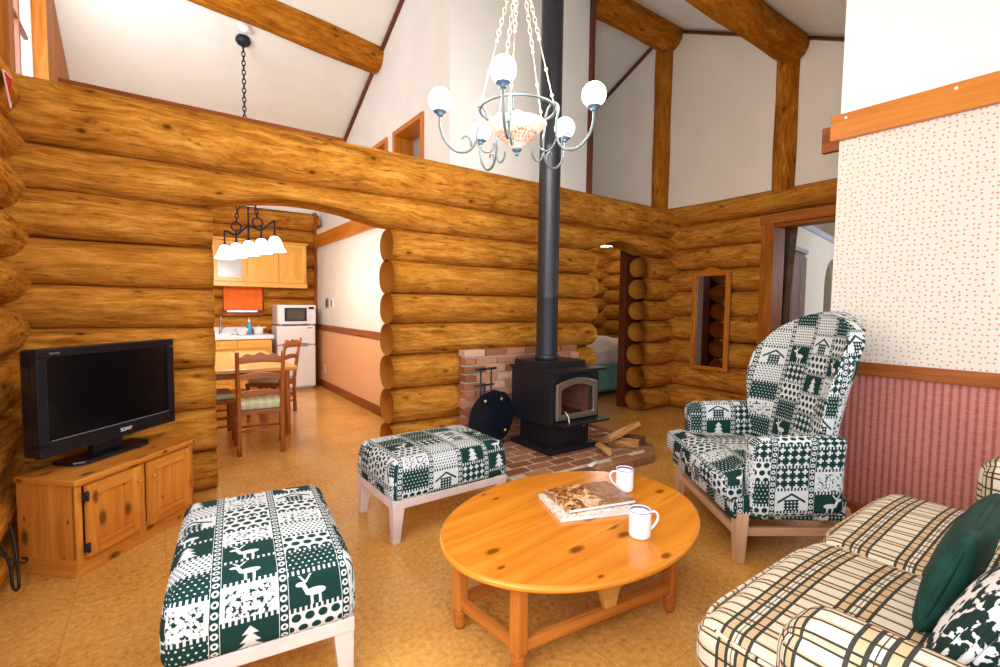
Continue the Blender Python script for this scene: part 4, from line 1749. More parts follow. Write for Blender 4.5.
split_log('longest pale split log lying across the others by the stove', (2.90, 2.56, 0.150), (3.24, 2.53, 0.235), 0.040, 0.3)
split_log('brown split log underneath the long pale one on the hearth', (2.99, 2.62, 0.106), (3.12, 2.42, 0.106), 0.040, 1.2)
split_log('short split log under the right end of the long pale one', (3.12, 2.66, 0.106), (3.24, 2.45, 0.106), 0.040, 2.1, 'bark')
split_log('wedge of split wood lying nearest the stove base', (2.76, 2.42, 0.106), (2.82, 2.57, 0.106), 0.042, 0.8)
sc_ = MB()
sc_.pad((2.50, 2.335, HZ + 0.013), (0.055, 0.018, 0.007), 0.006, 4, (0, 0, 0.004), rot=(0, 0, 0.35))
tag(sc_.obj('paper_scrap', 'paper'), 'small white scrap of paper on the front edge of the hearth', 'paper')


# ------------------------------------------------------------------ wing armchair
def interp(tab, x):
    if x <= tab[0][0]:
        return tab[0][1]
    for (a, p), (b, q) in zip(tab, tab[1:]):
        if x <= b:
            k = (x - a) / (b - a)
            k = k * k * (3 - 2 * k) * 0.5 + k * 0.5
            return p + (q - p) * k
    return tab[-1][1]


ac = thing('wing_armchair', 'wing armchair in green and white patchwork fabric on pale wooden legs before the pink wall', 'armchair', (2.432, 1.458, 0), math.radians(-36.9))
HWT = [(.26, .33), (.45, .335), (.62, .36), (.80, .395), (.93, .40), (1.03, .365), (1.10, .30), (1.15, .20), (1.18, .10), (1.188, .03)]
WNG = [(.26, .02), (.45, .05), (.62, .12), (.80, .155), (.95, .14), (1.05, .09), (1.15, .03), (1.2, 0)]
bk = MB()
NU, NV = 26, 24
vs, fs_, uvs = [], [], []
for side in (0, 1):
    for i in range(NV + 1):
        t = i / NV
        z = 0.26 + 0.928 * (1 - (1 - t) ** 1.35)
        hw = interp(HWT, z)
        xc = 0.445 + 0.205 * (z - 0.3)
        for j in range(NU + 1):
            s = -1 + 2 * j / NU
            s = math.copysign(abs(s) ** 0.85, s)
            y = hw * s * (1.0 if side == 0 else 1.02)
            x = xc - interp(WNG, z) * abs(s) ** 3.0 + 0.02 * (1 - s * s) * 0
            if side == 1:
                x += 0.085
            vs.append((x, y, z + (0.012 if side and i == NV else 0)))
K = (NV + 1) * (NU + 1)
for i in range(NV):
    for j in range(NU):
        a = i * (NU + 1) + j
        q = [a, a + NU + 1, a + NU + 2, a + 1]
        fs_.append(q)
        uvs.append([(vs[p][1] * 1.06 + 0.51, vs[p][2] + 0.02) for p in q])
        q2 = [p + K for p in reversed(q)]
        fs_.append(q2)
        uvs.append([(vs[p][1] + 5, vs[p][2]) for p in q2])
edge = [i * (NU + 1) for i in range(NV + 1)] + [NV * (NU + 1) + j for j in range(1, NU + 1)] + [i * (NU + 1) + NU for i in range(NV - 1, -1, -1)] + [j for j in range(NU - 1, -1, -1)]
for a, b in zip(edge, edge[1:]):
    fs_.append([a, a + K, b + K, b])
    uvs.append([(vs[p][0] + 2.0, vs[p][2]) for p in (a, a + K, b + K, b)])
bk.add(vs, fs_, uvs, 0, True)
bo = bk.obj('backrest', 'patch', ac, sub=1)

sc2 = MB()


def tcush(q, p):
    k = 1.0
    x = q.x
    if x < -0.20:
        k = 1.29
    elif x < -0.15:
        k = 1.29 - 0.29 * (x + 0.20) / 0.05
    return Vector((q.x, q.y * k, q.z - (0.010 if p[0] < -0.8 else 0)))


sc2.pad((0.215, 0, 0.372), (0.285, 0.335, 0.062), 0.035, 14, (0.01, 0, 0.022), warp=tcush, uvoff=(0.3, 0.55))
sc2.obj('seat_cushion', 'patch', ac)
sk = MB()
sk.pad((0.240, 0, 0.272), (0.265, 0.425, 0.058), 0.02, 8, (0, 0, 0), uvoff=(1.3, 2.05))
sk.obj('seat_base', 'patch', ac)
for sy in (-1, 1):
    ar = MB()

    def armw(q, p, sy=sy):
        roll = 0.018 * max(0.0, p[2]) ** 2 * sy
        return Vector((q.x, q.y + roll, q.z + 0.01 * p[0]))
    ar.pad((0.265, sy * 0.392, 0.425), (0.215, 0.058, 0.185), 0.04, 9, (0, 0, 0.006), warp=armw, uvoff=(1.37, 1.87 if sy > 0 else 0.95))
    ar.obj('arm', 'patch', ac)
for sx, sy in ((0, -1), (0, 1), (1, -1), (1, 1)):
    l = MB()
    if sx == 0:
        l.box((0.025, sy * 0.395, 0.125), (0.062, 0.062, 0.25), 0.006, taper=(0.70, 0.70))
    else:
        l.bar((0.60, sy * 0.36, 0.0), (0.52, sy * 0.36, 0.26), 0.05, 0.05, 0.006)
    l.obj('leg', 'beech_leg', ac)
for a, b in (((0.025, -0.37, 0.135), (0.025, 0.37, 0.135)), ((0.045, -0.385, 0.145), (0.56, -0.36, 0.145)), ((0.045, 0.385, 0.145), (0.56, 0.36, 0.145)), ((0.565, -0.34, 0.12), (0.565, 0.34, 0.12))):
    s_ = MB()
    s_.bar(a, b, 0.022, 0.04, 0.004)
    s_.obj('stretcher', 'beech_leg', ac)

# ------------------------------------------------------------------ plaid sofa and its pillows
sf = thing('sofa', 'cream plaid sofa with two seat cushions below the ribbed pink wall', 'sofa', (1.885, 0.2, 0))
b_ = MB()
b_.pad((0, -0.02, 0.165), (0.935, 0.45, 0.085), 0.03, 8, (0, 0, 0))
b_.obj('base', 'plaid', sf)


def seatw(sg):
    def f(q, p):
        y = q.y - 0.012 * abs(p[0]) ** 2 * max(0, p[1])
        return Vector((q.x, y, q.z + 0.006 * math.sin(q.x * 7) * max(0, p[2])))
    return f


for cx, uo in ((-0.385, (0.10, 0.12)), (0.385, (0.05, 0.12))):
    c = MB()
    c.pad((cx, 0.14, 0.315), (0.382, 0.360, 0.084), 0.055, 12, (0, 0.012, 0.020), warp=seatw(1), uvoff=uo)
    co = c.obj('seat_cushion', 'plaid', sf)
    e = MB()
    pts = []
    for a in range(64):
        t = 2 * PI * a / 64
        cxx = math.copysign(abs(math.cos(t)) ** 0.28, math.cos(t))
        syy = math.copysign(abs(math.sin(t)) ** 0.28, math.sin(t))
        pts.append((cx + 0.375 * cxx, 0.14 + 0.352 * syy, 0.378))
    e.tube(pts, 0.0055, 8, closed=True)
    e.obj('piping', 'plaid', co)
for sx in (-1, 1):
    a_ = MB()
    a_.pad((sx * 0.860, -0.11, 0.33), (0.092, 0.325, 0.282), 0.065, 9, (0, 0.006, 0.012), uvoff=(0.55, 0.2) if sx < 0 else (0.95, 0.2))
    a_.obj('arm', 'plaid', sf)
b_ = MB()
b_.pad((0, -0.47, 0.45), (0.935, 0.11, 0.37), 0.08, 9, (0, 0, 0.02), rot=(0.10, 0, 0))
b_.obj('backrest', 'plaid', sf)
for sx in (-1, 1):
    c = MB()
    c.pad((sx * 0.385, -0.335, 0.59), (0.375, 0.080, 0.19), 0.07, 9, (0, 0.03, 0.02), rot=(0.2, 0, 0))
    c.obj('back_cushion', 'plaid', sf)
    for sy in (-0.40, 0.38):
        l = MB()
        l.box((sx * 0.88, sy, 0.042), (0.06, 0.06, 0.084), 0.006, taper=(0.8, 0.8))
        l.obj('leg', 'beech_leg', sf)


def pillow(name, label, mat, c, rot, half, th):
    m = MB()
    m.pad((0, 0, 0), (half[0], half[1], th), th * 0.75, 12, (0, 0, th * 0.75), pinch=0.62)
    o = m.obj(name, mat)
    o.location = c
    o.rotation_euler = rot
    tag(o, label, 'pillow', 'loose pillows on the plaid sofa')
    pts = []
    for a in range(72):
        t = 2 * PI * a / 72
        cx = math.copysign(abs(math.cos(t)) ** 0.25, math.cos(t))
        sy = math.copysign(abs(math.sin(t)) ** 0.25, math.sin(t))
        pts.append((half[0] * 1.0 * cx, half[1] * 1.0 * sy, 0))
    e = MB()
    e.tube(pts, 0.007, 8, closed=True)
    e.obj('piping', mat, o)
    return o


pillow('pillow', 'plain dark green velvet pillow leaning on the plaid sofa', 'green_velvet', (1.70, 0.282, 0.556), Euler((math.radians(107), 0, math.radians(2))), (0.21, 0.138), 0.028)
pillow('pillow', 'dark leaf patterned pillow nearest the camera on the plaid sofa', 'floral', (1.35, 0.170, 0.580), Euler((math.radians(115), 0, math.radians(-2))), (0.19, 0.165), 0.034)

# ------------------------------------------------------------------ chandelier
CH = Vector((1.503, 1.973, 0))
ch = thing('chandelier', 'five armed chandelier with lit globe lamps and a glowing floral bowl', 'chandelier', (CH.x, CH.y, 1.985))
rg = MB()
RR, RZ = 0.19, 0.205
rg.tube([(RR * math.cos(2 * PI * k / 40), RR * math.sin(2 * PI * k / 40), RZ) for k in range(40)], 0.007, 8, closed=True)
rg.obj('ring', 'verdigris', ch)
bw_ = MB()
bw_.lathe([(0.0001, 0.012), (0.02, 0.014), (0.045, 0.035), (0.075, 0.060), (0.115, 0.10), (0.145, 0.135), (0.150, 0.140), (0.143, 0.137), (0.11, 0.104), (0.07, 0.066), (0.0001, 0.03)], 36)
bw_.obj('bowl', 'bowl', ch)
fn = MB()
fn.lathe([(0.0001, -0.022), (0.008, -0.018), (0.010, -0.010), (0.006, -0.004), (0.020, 0.004), (0.026, 0.012), (0.018, 0.020), (0.0001, 0.022)], 20)
fn.tube([(0, 0, 0.02), (0, 0, 0.20)], 0.006, 8)
fn.obj('finial', 'blue_metal', ch)
bl_ = MB()
bl_.sphere((0, 0, 0.165), 0.042, 16, 10)
bl_.obj('bowl_lamp', 'globe', ch)
for a in (191, 259, 336.5, 45, 121):
    an = math.radians(a - 35.57)
    d_ = Vector((math.cos(an), math.sin(an), 0))
    P = lambda r, z: d_ * r + Vector((0, 0, z))
    am = MB()
    am.tube(smooth_path([P(.150, .150), P(.165, .195), P(.195, .215), P(.215, .185), P(.205, .11), P(.215, .03), P(.255, -.015), P(.315, -.015), P(.365, .03), P(.388, .09), P(.39, .155)], 6), 0.0065, 10)
    am.tube(smooth_path([P(.212, .05), P(.185, .0), P(.15, -.012), P(.12, .01), P(.118, .035)], 5), 0.0045, 8)
    am.tube(smooth_path([P(.235, .0), P(.238, .04), P(.262, .06), P(.282, .045)], 5), 0.0045, 8)
    ao = am.obj('arm', 'verdigris', ch)
    cu = MB()
    cu.lathe([(0.0001, 0.145), (0.012, 0.146), (0.016, 0.152), (0.012, 0.158), (0.030, 0.164), (0.034, 0.170), (0.026, 0.174), (0.0001, 0.172)], 20, Matrix.Translation(P(.39, 0)))
    cu.obj('cup', 'blue_metal', ao)
    gb_ = MB()
    gb_.sphere(P(.39, .223), 0.058, 22, 14)
    gb_.obj('globe', 'globe', ao)
    cn = MB()
    top = Vector((0, 0, 0.98))
    b0 = d_ * RR + Vector((0, 0, RZ + 0.01))
    m0 = b0 + (top - b0) * 0.42
    cn.tube([b0, m0], 0.003, 6)
    for q in (b0 + (top - b0) * 0.05, m0, b0 + (top - b0) * 0.22):
        cn.sphere(q, 0.009, 10, 8)
    chain_links(cn, m0, top, 0.036, 0.0022)
    cn.obj('chain', 'chain_pale', ch)
hub = MB()
hub.lathe([(0.0001, 0.96), (0.02, 0.965), (0.028, 0.985), (0.016, 1.0), (0.0001, 1.01)], 16)
chain_links(hub, (0, 0, 1.0), (0, 0, roof(CH.y) - 1.985 - 0.05), 0.05, 0.003)
hub.obj('suspension_chain', 'chain_pale', ch)
cp = MB()
zt = roof(CH.y) - 1.985
cp.lathe([(0.0001, zt + 0.03), (0.065, zt + 0.03), (0.065, zt - 0.03), (0.03, zt - 0.06), (0.0001, zt - 0.062)], 20)
cp.obj('canopy', 'verdigris', ch)
for a in (191, 259, 336.5, 45, 121):
    an = math.radians(a - 35.57)
    d = bpy.data.lights.new('globe_light', 'POINT')
    d.energy, d.color, d.shadow_soft_size = 11, (1.0, 0.94, 0.84), 0.06
    o = bpy.data.objects.new('globe_light', d)
    C.objects.link(o)
    o.location = (CH.x + 0.39 * math.cos(an), CH.y + 0.39 * math.sin(an), 2.32)

# ------------------------------------------------------------------ mirror on the right log wall
mr = thing('mirror', 'tall narrow mirror in an orange pine frame on the right log wall', 'mirror', (5.0, 2.968, 1.06))
f_ = MB()
HWM, HHM = 0.225, 0.545
for sy in (-1, 1):
    f_.box((0, sy * (HWM - 0.02), 0), (0.03, 0.04, 2 * HHM), 0.005)
    f_.box((0, 0, sy * (HHM - 0.02)), (0.03, 2 * HWM - 0.08, 0.04), 0.005)
    f_.box((-0.012, sy * (HWM - 0.045), 0), (0.012, 0.012, 2 * HHM - 0.08), 0.003)
crest = [(-0.16, 0), (0.16, 0), (0.13, 0.022), (0.09, 0.028), (0.06, 0.048), (0.0, 0.058), (-0.06, 0.048), (-0.09, 0.028), (-0.13, 0.022)]
f_.prism(crest, 0.024, Matrix.Translation((-0.012, 0, HHM - 0.003)) @ YZ_TO_X, bevel=0.003)
f_.obj('frame', 'orange_wood', mr)
g_ = MB()
g_.box((0.006, 0, 0), (0.012, 2 * HWM - 0.07, 2 * HHM - 0.07))
g_.obj('glass', 'mirror', mr)

# ------------------------------------------------------------------ doorway: curtain, wardrobe beyond
def curtain(name, label, mat, x, y0, y1, z0, z1, waves, amp, gather=0.0):
    vs, fs_, uvs = [], [], []
    nu, nv = waves * 8, 14
    for side in (0, 1):
        for i in range(nv + 1):
            tz = i / nv
            z = z0 + (z1 - z0) * tz
            for j in range(nu + 1):
                u = j / nu
                pull = 1.0 - gather * (1 - tz) * (0.6 + 0.4 * tz)
                y = y1 - (y1 - y0) * (1 - u) * pull
                vs.append((x + amp * math.sin(u * waves * 2 * PI + tz) * (0.6 + 0.4 * (1 - tz)) + side * 0.006, y, z))
    K = (nv + 1) * (nu + 1)
    for i in range(nv):
        for j in range(nu):
            a = i * (nu + 1) + j
            q = [a, a + 1, a + nu + 2, a + nu + 1]
            fs_ += [q, [p + K for p in reversed(q)]]
            uvs += [[(vs[p][1], vs[p][2]) for p in q], [(vs[p][1], vs[p][2]) for p in reversed(q)]]
    m = MB()
    m.add(vs, fs_, uvs, 0, True)
    return m


ct_ = thing('curtain', 'dark brown curtain gathered at the left side of the doorway beside the log wall', 'curtain', (0, 0, 0))
curtain('c', '', '', 5.37, 2.26, 2.56, 0.35, 2.15, 4, 0.022, 0.45).obj('cloth', 'olive_cloth', ct_)
rd = MB()
rd.tube([(5.37, 1.1, 2.165), (5.37, 2.60, 2.165)], 0.010, 10)
rd.obj('rail', 'steel', ct_)

wd = thing('wardrobe', 'tall purple brown wardrobe seen through the doorway in front of the white partition', 'wardrobe', (5.80, 2.50, 0), math.radians(10))
b_ = MB()
b_.box((0.35, 0.22, 0.97), (0.70, 0.42, 1.82), 0.006, grain=2)
b_.box((0.35, 0.22, 0.03), (0.66, 0.38, 0.06), 0.004)
b_.obj('body', 'wardrobe', wd)
b_ = MB()
b_.box((0.35, 0.21, 1.905), (0.74, 0.46, 0.05), 0.006)
b_.obj('top', 'ledge_blue', wd)
for sx in (-1, 1):
    d_ = MB()
    d_.box((0.35 + sx * 0.173, 0.0, 0.97), (0.335, 0.02, 1.74), 0.004, grain=2)
    d_.box((0.35 + sx * 0.173, -0.008, 0.97), (0.235, 0.014, 1.56), 0.006, grain=2)
    dd_ = d_.obj('door', 'wardrobe', wd)
    k_ = MB()
    k_.sphere((0.35 + sx * 0.03, -0.025, 0.95), 0.016, 12, 8)
    k_.obj('knob', 'brass', dd_)

# ------------------------------------------------------------------ bedroom
bed = thing('bed', 'bed with a rumpled white duvet over a teal cover seen through the low arch', 'bed', (5.35, 5.0, 0))
b_ = MB()
b_.pad((0, 0, 0.25), (0.80, 0.62, 0.19), 0.03, 6, (0, 0, 0))
b_.obj('cover', 'teal_cloth', bed)
b_ = MB()


def rump(q, p):
    return Vector((q.x, q.y, q.z + 0.03 * math.sin(q.x * 9 + q.y * 4) * max(0, p[2]) + 0.02 * math.sin(q.y * 13 + 1) * max(0, p[2])))


b_.pad((0.0, 0.02, 0.545), (0.83, 0.64, 0.135), 0.07, 12, (0, 0, 0.05), warp=rump)
b_.obj('duvet', 'white_cloth', bed)
for sx, sy in ((-1, -1), (-1, 1), (1, -1), (1, 1)):
    l = MB()
    l.box((sx * 0.74, sy * 0.56, 0.03), (0.06, 0.06, 0.06), 0.004)
    l.obj('leg', 'chair_wood', bed)
bl2 = thing('ceiling_lamp', 'white lamp hanging under the bedroom ceiling seen at the top of the low arch', 'lamp', (5.66, 5.1, 2.246))
m_ = MB()
m_.lathe([(0.0001, 0), (0.05, 0), (0.05, -0.02), (0.0001, -0.022)], 20)
m_.tube([(0, 0, -0.02), (0, 0, -0.06)], 0.006, 8)
m_.obj('rod', 'white_gloss', bl2)
m_ = MB()
m_.lathe([(0.02, -0.04), (0.07, -0.07), (0.10, -0.10), (0.096, -0.102), (0.066, -0.074), (0.016, -0.046)], 24, closed=True)
m_.obj('lamp_shade', 'white_gloss', bl2)

d = bpy.data.lights.new('bedroom_lamp_light', 'POINT')
d.energy, d.color, d.shadow_soft_size = 8, (1.0, 0.95, 0.86), 0.08
o = bpy.data.objects.new('bedroom_lamp_light', d)
C.objects.link(o)
o.location = (5.66, 5.1, 2.05)

# red pennant on the left log wall
pn = MB()
pn.prism([(-0.07, 0.0), (0.07, 0.015), (0.05, -0.13)], 0.006, Matrix.Translation((0, 0, 0)) @ YZ_TO_X, 1)
pn.prism([(-0.06, -0.008), (0.056, 0.004), (0.040, -0.105)], 0.005, Matrix.Translation((0.004, 0, 0)) @ YZ_TO_X, 0)
po = pn.obj('pennant', ['red_cloth', 'white_cloth'])
po.location = (-0.540, 3.12, 2.22)
tag(po, 'small red pennant with a white edge hanging at the top of the left log wall', 'pennant')


# ------------------------------------------------------------------ kitchen beyond the wide arch
def cab_door(mb_parent, x0, x1, z0, z1, y, mat, glazed=False, knob=0, arched=True):
    """framed cabinet door facing -Y"""
    d = MB()
    w, t, r = x1 - x0, 0.02, 0.055
    cx, cz = (x0 + x1) / 2, (z0 + z1) / 2
    d.box((x0 + r / 2, y, cz), (r, t, z1 - z0), 0.003, grain=2)
    d.box((x1 - r / 2, y, cz), (r, t, z1 - z0), 0.003, grain=2)
    d.box((cx, y, z0 + r / 2), (w - 2 * r, t, r), 0.003)
    n = 10
    pw = w - 2 * r
    rise = 0.03 if arched else 0.0
    poly = [(-pw / 2, 0), (-pw / 2, -r)] + [(-pw / 2 + pw * k / n, -r - rise * (1 - math.sin(PI * k / n)) + rise * 0.3) for k in range(1, n)] + [(pw / 2, -r), (pw / 2, 0)]
    d.prism(poly[::-1], t, Matrix.Translation((cx, y + t / 2, z1)) @ XZ_TO_Y)
    o = d.obj('door', mat, mb_parent)
    p = MB()
    if glazed:
        p.box((cx, y + 0.003, cz), (w - 2 * r + 0.01, 0.006, z1 - z0 - 2 * r + 0.04))
        p.obj('pane', 'frosted', o)
    else:
        p.box((cx, y + 0.006, cz - 0.005), (w - 2 * r + 0.01, 0.010, z1 - z0 - 2 * r + 0.05), 0.003, grain=2)
        p.box((cx, y + 0.0, cz - 0.012), (w - 2 * r - 0.05, 0.012, z1 - z0 - 2 * r - 0.05), 0.005, grain=2)
        p.obj('panel', mat, o)
    if knob:
        k = MB()
        k.sphere((x1 - 0.028 if knob > 0 else x0 + 0.028, y - 0.018, z0 + 0.06), 0.011, 10, 8)
        k.obj('knob', mat, o)
    return o


uc = thing('wall_cabinet', 'light wooden wall cabinet with three doors hanging above the kitchen sink', 'cabinet')
b_ = MB()
X0, X1, Y0, Y1, Z0, Z1 = 0.40, 1.715, 7.12, 7.42, 1.42, 2.04
b_.box(((X0 + X1) / 2, (Y0 + Y1) / 2, (Z0 + Z1) / 2), (X1 - X0, Y1 - Y0, Z1 - Z0), 0.003)
b_.box(((X0 + X1) / 2, Y0 - 0.012, Z0 + 0.03), (X1 - X0 + 0.01, 0.03, 0.06), 0.004)
b_.box(((X0 + X1) / 2, Y0 - 0.012, Z1 - 0.012), (X1 - X0 + 0.02, 0.05, 0.03), 0.006)
b_.obj('body', 'maple', uc)
for i, (x0, x1, g) in enumerate(((0.57, 0.955, True), (0.965, 1.34, False), (1.35, 1.70, False))):
    cab_door(uc, x0, x1, Z0 + 0.065, Z1 - 0.03, Y0 - 0.012, 'maple', g, 1 if i < 2 else -1)
cab_door(uc, 0.41, 0.56, Z0 + 0.065, Z1 - 0.03, Y0 - 0.012, 'maple', False, 0)

bc_ = thing('base_cabinet', 'light wooden kitchen base cabinet under the white worktop', 'cabinet')
b_ = MB()
b_.box((0.60, 7.10, 0.42), (1.20, 0.54, 0.64), 0.003)
b_.box((0.60, 7.12, 0.05), (1.18, 0.46, 0.10), 0.003)
b_.obj('body', 'maple', bc_)
for x0, x1 in ((0.02, 0.40), (0.41, 0.79), (0.80, 1.18)):
    d_ = MB()
    d_.box(((x0 + x1) / 2, 6.822, 0.675), (x1 - x0, 0.02, 0.11), 0.004)
    do_ = d_.obj('drawer', 'maple', bc_)
    k_ = MB()
    k_.sphere(((x0 + x1) / 2, 6.80, 0.675), 0.012, 10, 8)
    k_.obj('knob', 'maple', do_)
    cab_door(bc_, x0, x1, 0.11, 0.61, 6.822, 'maple', False, 1, False)
wt = thing('worktop', 'white kitchen worktop with a steel sink basin', 'worktop')
b_ = MB()
b_.box((0.60, 6.87, 0.765), (1.24, 0.16, 0.05), 0.006)
b_.box((0.60, 7.32, 0.765), (1.24, 0.13, 0.05), 0.006)
b_.box((0.20, 7.10, 0.765), (0.44, 0.32, 0.05), 0.004)
b_.box((1.06, 7.10, 0.765), (0.32, 0.32, 0.05), 0.004)
b_.box((0.60, 7.375, 0.83), (1.24, 0.02, 0.09), 0.004)
b_.obj('top', 'white_gloss', wt)
b_ = MB()
b_.box((0.66, 7.10, 0.745), (0.47, 0.31, 0.01))
for c, s_ in (((0.43, 7.10, 0.768), (0.012, 0.32, 0.05)), ((0.895, 7.10, 0.768), (0.012, 0.32, 0.05)), ((0.66, 6.955, 0.768), (0.47, 0.012, 0.05)), ((0.66, 7.255, 0.768), (0.47, 0.012, 0.05))):
    b_.box(c, s_, 0.003)
b_.obj('sink', 'steel', wt)
fc = thing('tap', 'chrome kitchen tap standing behind the sink on the worktop', 'tap', (0.66, 7.30, 0.791))
b_ = MB()
b_.lathe([(0.0001, 0), (0.028, 0), (0.026, 0.012), (0.012, 0.02), (0.011, 0.12)], 16)
b_.tube(smooth_path([(0, 0, 0.11), (0, 0, 0.19), (0, -0.03, 0.235), (0, -0.09, 0.235), (0, -0.12, 0.20), (0, -0.12, 0.18)], 6), 0.010, 10)
b_.obj('spout', 'steel', fc)
b_ = MB()
b_.tube([(0, 0, 0.06), (0.05, -0.01, 0.09)], 0.008, 8)
b_.obj('lever', 'steel', fc)
dl = thing('soap_bottle', 'blue dish soap bottle beside the tap on the white worktop', 'bottle', (0.965, 7.05, 0.791))
b_ = MB()
b_.lathe([(0.0001, 0), (0.032, 0), (0.036, 0.01), (0.036, 0.10), (0.030, 0.13), (0.014, 0.15), (0.012, 0.165)], 18)
b_.obj('body', 'blue_plastic', dl)
b_ = MB()
b_.lathe([(0.014, 0.165), (0.014, 0.185), (0.006, 0.19), (0.005, 0.215), (0.0001, 0.216)], 14)
b_.obj('cap', 'white_gloss', dl)
dk = thing('dish', 'white dish standing on the worktop to the left of the blue bottle', 'dish', (0.86, 6.90, 0.791))
b_ = MB()
b_.lathe([(0.0001, 0.0), (0.04, 0.0), (0.05, 0.005), (0.075, 0.07), (0.078, 0.085), (0.073, 0.083), (0.046, 0.012), (0.0001, 0.010)], 24)
b_.obj('bowl', 'white_ceramic', dk)
pt = thing('paper_roll', 'white paper roll standing to the right of the blue bottle on the worktop', 'paper roll', (1.06, 6.95, 0.791))
b_ = MB()
b_.lathe([(0.018, 0.0), (0.055, 0.0), (0.056, 0.10), (0.018, 0.10)], 22, closed=True)
b_.obj('paper', 'paper', pt)
b_ = MB()
b_.tube([(0, 0, 0.0), (0, 0, 0.125)], 0.009, 10)
b_.obj('post', 'maple', pt)
rk = thing('tray', 'brown wooden tray standing at the right end of the worktop', 'tray', (1.10, 7.28, 0.791))
b_ = MB()
b_.box((0, 0, 0.010), (0.24, 0.12, 0.018), 0.004)
b_.box((0, 0.055, 0.035), (0.24, 0.014, 0.05), 0.004)
b_.box((0.113, 0, 0.035), (0.014, 0.12, 0.05), 0.004)
b_.box((-0.113, 0, 0.035), (0.014, 0.12, 0.05), 0.004)
b_.box((0, -0.055, 0.03), (0.24, 0.014, 0.04), 0.004)
b_.obj('body', 'trim_brown', rk)

bn = thing('roller_blind', 'orange roller blind half drawn over the small kitchen window', 'blind', (0.945, 7.375, 1.02))
b_ = MB()
b_.box((0, 0, 0.245), (0.47, 0.008, 0.31), 0.002)
b_.obj('cloth', 'orange_cloth', bn)
b_ = MB()
b_.tube([(-0.25, 0, 0.405), (0.25, 0, 0.405)], 0.018, 12)
b_.obj('roller', 'orange_cloth', bn)
b_ = MB()
b_.tube([(-0.235, 0, 0.088), (0.235, 0, 0.088)], 0.009, 10)
b_.obj('bottom_bar', 'orange_cloth', bn)

fg = thing('fridge', 'small white two door fridge standing beside the kitchen worktop', 'fridge', (1.545, 7.215, 0))
b_ = MB()
b_.box((0, 0.0, 0.46), (0.50, 0.34, 0.87), 0.012, seg=3)
b_.box((0, 0.0, 0.02), (0.46, 0.30, 0.04), 0.004)
b_.obj('body', 'white_gloss', fg)
for z0, z1 in ((0.04, 0.625), (0.635, 0.895)):
    d_ = MB()
    d_.box((0, -0.193, (z0 + z1) / 2), (0.50, 0.045, z1 - z0), 0.014, seg=3)
    do_ = d_.obj('door', 'white_gloss', fg)
    h_ = MB()
    zz = z1 - 0.012 if z0 < 0.1 else z0 + 0.012
    h_.box((-0.02, -0.220, zz), (0.34, 0.012, 0.014), 0.004)
    h_.obj('handle', 'tv_grey', do_)
b_ = MB()
b_.box((0.17, -0.2165, 0.865), (0.07, 0.003, 0.014), 0.001)
b_.obj('badge', 'tv_grey', fg)
mw = thing('microwave', 'white microwave oven standing on top of the fridge', 'microwave', (1.555, 7.20, 0.897))
b_ = MB()
b_.box((0, 0.0, 0.152), (0.50, 0.36, 0.270), 0.010, seg=3)
for sx in (-1, 1):
    for sy in (-1, 1):
        b_.box((sx * 0.2, sy * 0.13, 0.009), (0.04, 0.04, 0.018), 0.004)
b_.obj('body', 'white_gloss', mw)
b_ = MB()
b_.box((-0.06, -0.188, 0.152), (0.37, 0.022, 0.262), 0.006)
do_ = b_.obj('door', 'white_gloss', mw)
b_ = MB()
b_.box((-0.02, -0.201, 0.155), (0.285, 0.008, 0.185), 0.003)
b_.obj('door_window', 'iron', do_)
b_ = MB()
b_.box((-0.02, -0.207, 0.155), (0.235, 0.006, 0.14), 0.002)
b_.obj('glass', 'dark_glass', do_)
b_ = MB()
b_.box((0.19, -0.186, 0.152), (0.115, 0.014, 0.262), 0.004)
po_ = b_.obj('control_panel', 'white_gloss', mw)
b_ = MB()
b_.box((0.19, -0.195, 0.245), (0.07, 0.006, 0.034), 0.002)
b_.obj('display', 'iron', po_)
b_ = MB()
for i in range(3):
    for j in range(4):
        b_.box((0.165 + i * 0.025, -0.194, 0.07 + j * 0.032), (0.016, 0.006, 0.018), 0.002)
b_.obj('buttons', 'paper', po_)

# dining table and ladder-back chairs
dt = thing('dining_table', 'pale wooden dining table standing under the kitchen pendant lamp', 'table', (0.60, 5.30, 0))
b_ = MB()
b_.box((0, 0, 0.634), (0.78, 1.70, 0.032), 0.008, grain=1)
b_.obj('tabletop', 'table_oak', dt)
b_ = MB()
for sx in (-1, 1):
    b_.box((sx * 0.33, 0, 0.582), (0.022, 1.35, 0.07), 0.003, grain=1)
for sy in (-1, 1):
    b_.box((0, sy * 0.67, 0.582), (0.66, 0.022, 0.07), 0.003)
b_.obj('apron', 'chair_wood', dt)
for sx in (-1, 1):
    for sy in (-1, 1):
        l = MB()
        l.bar((sx * 0.335, sy * 0.65, 0.0), (sx * 0.325, sy * 0.66, 0.618), 0.05, 0.05, 0.006)
        l.obj('leg', 'chair_wood', dt)


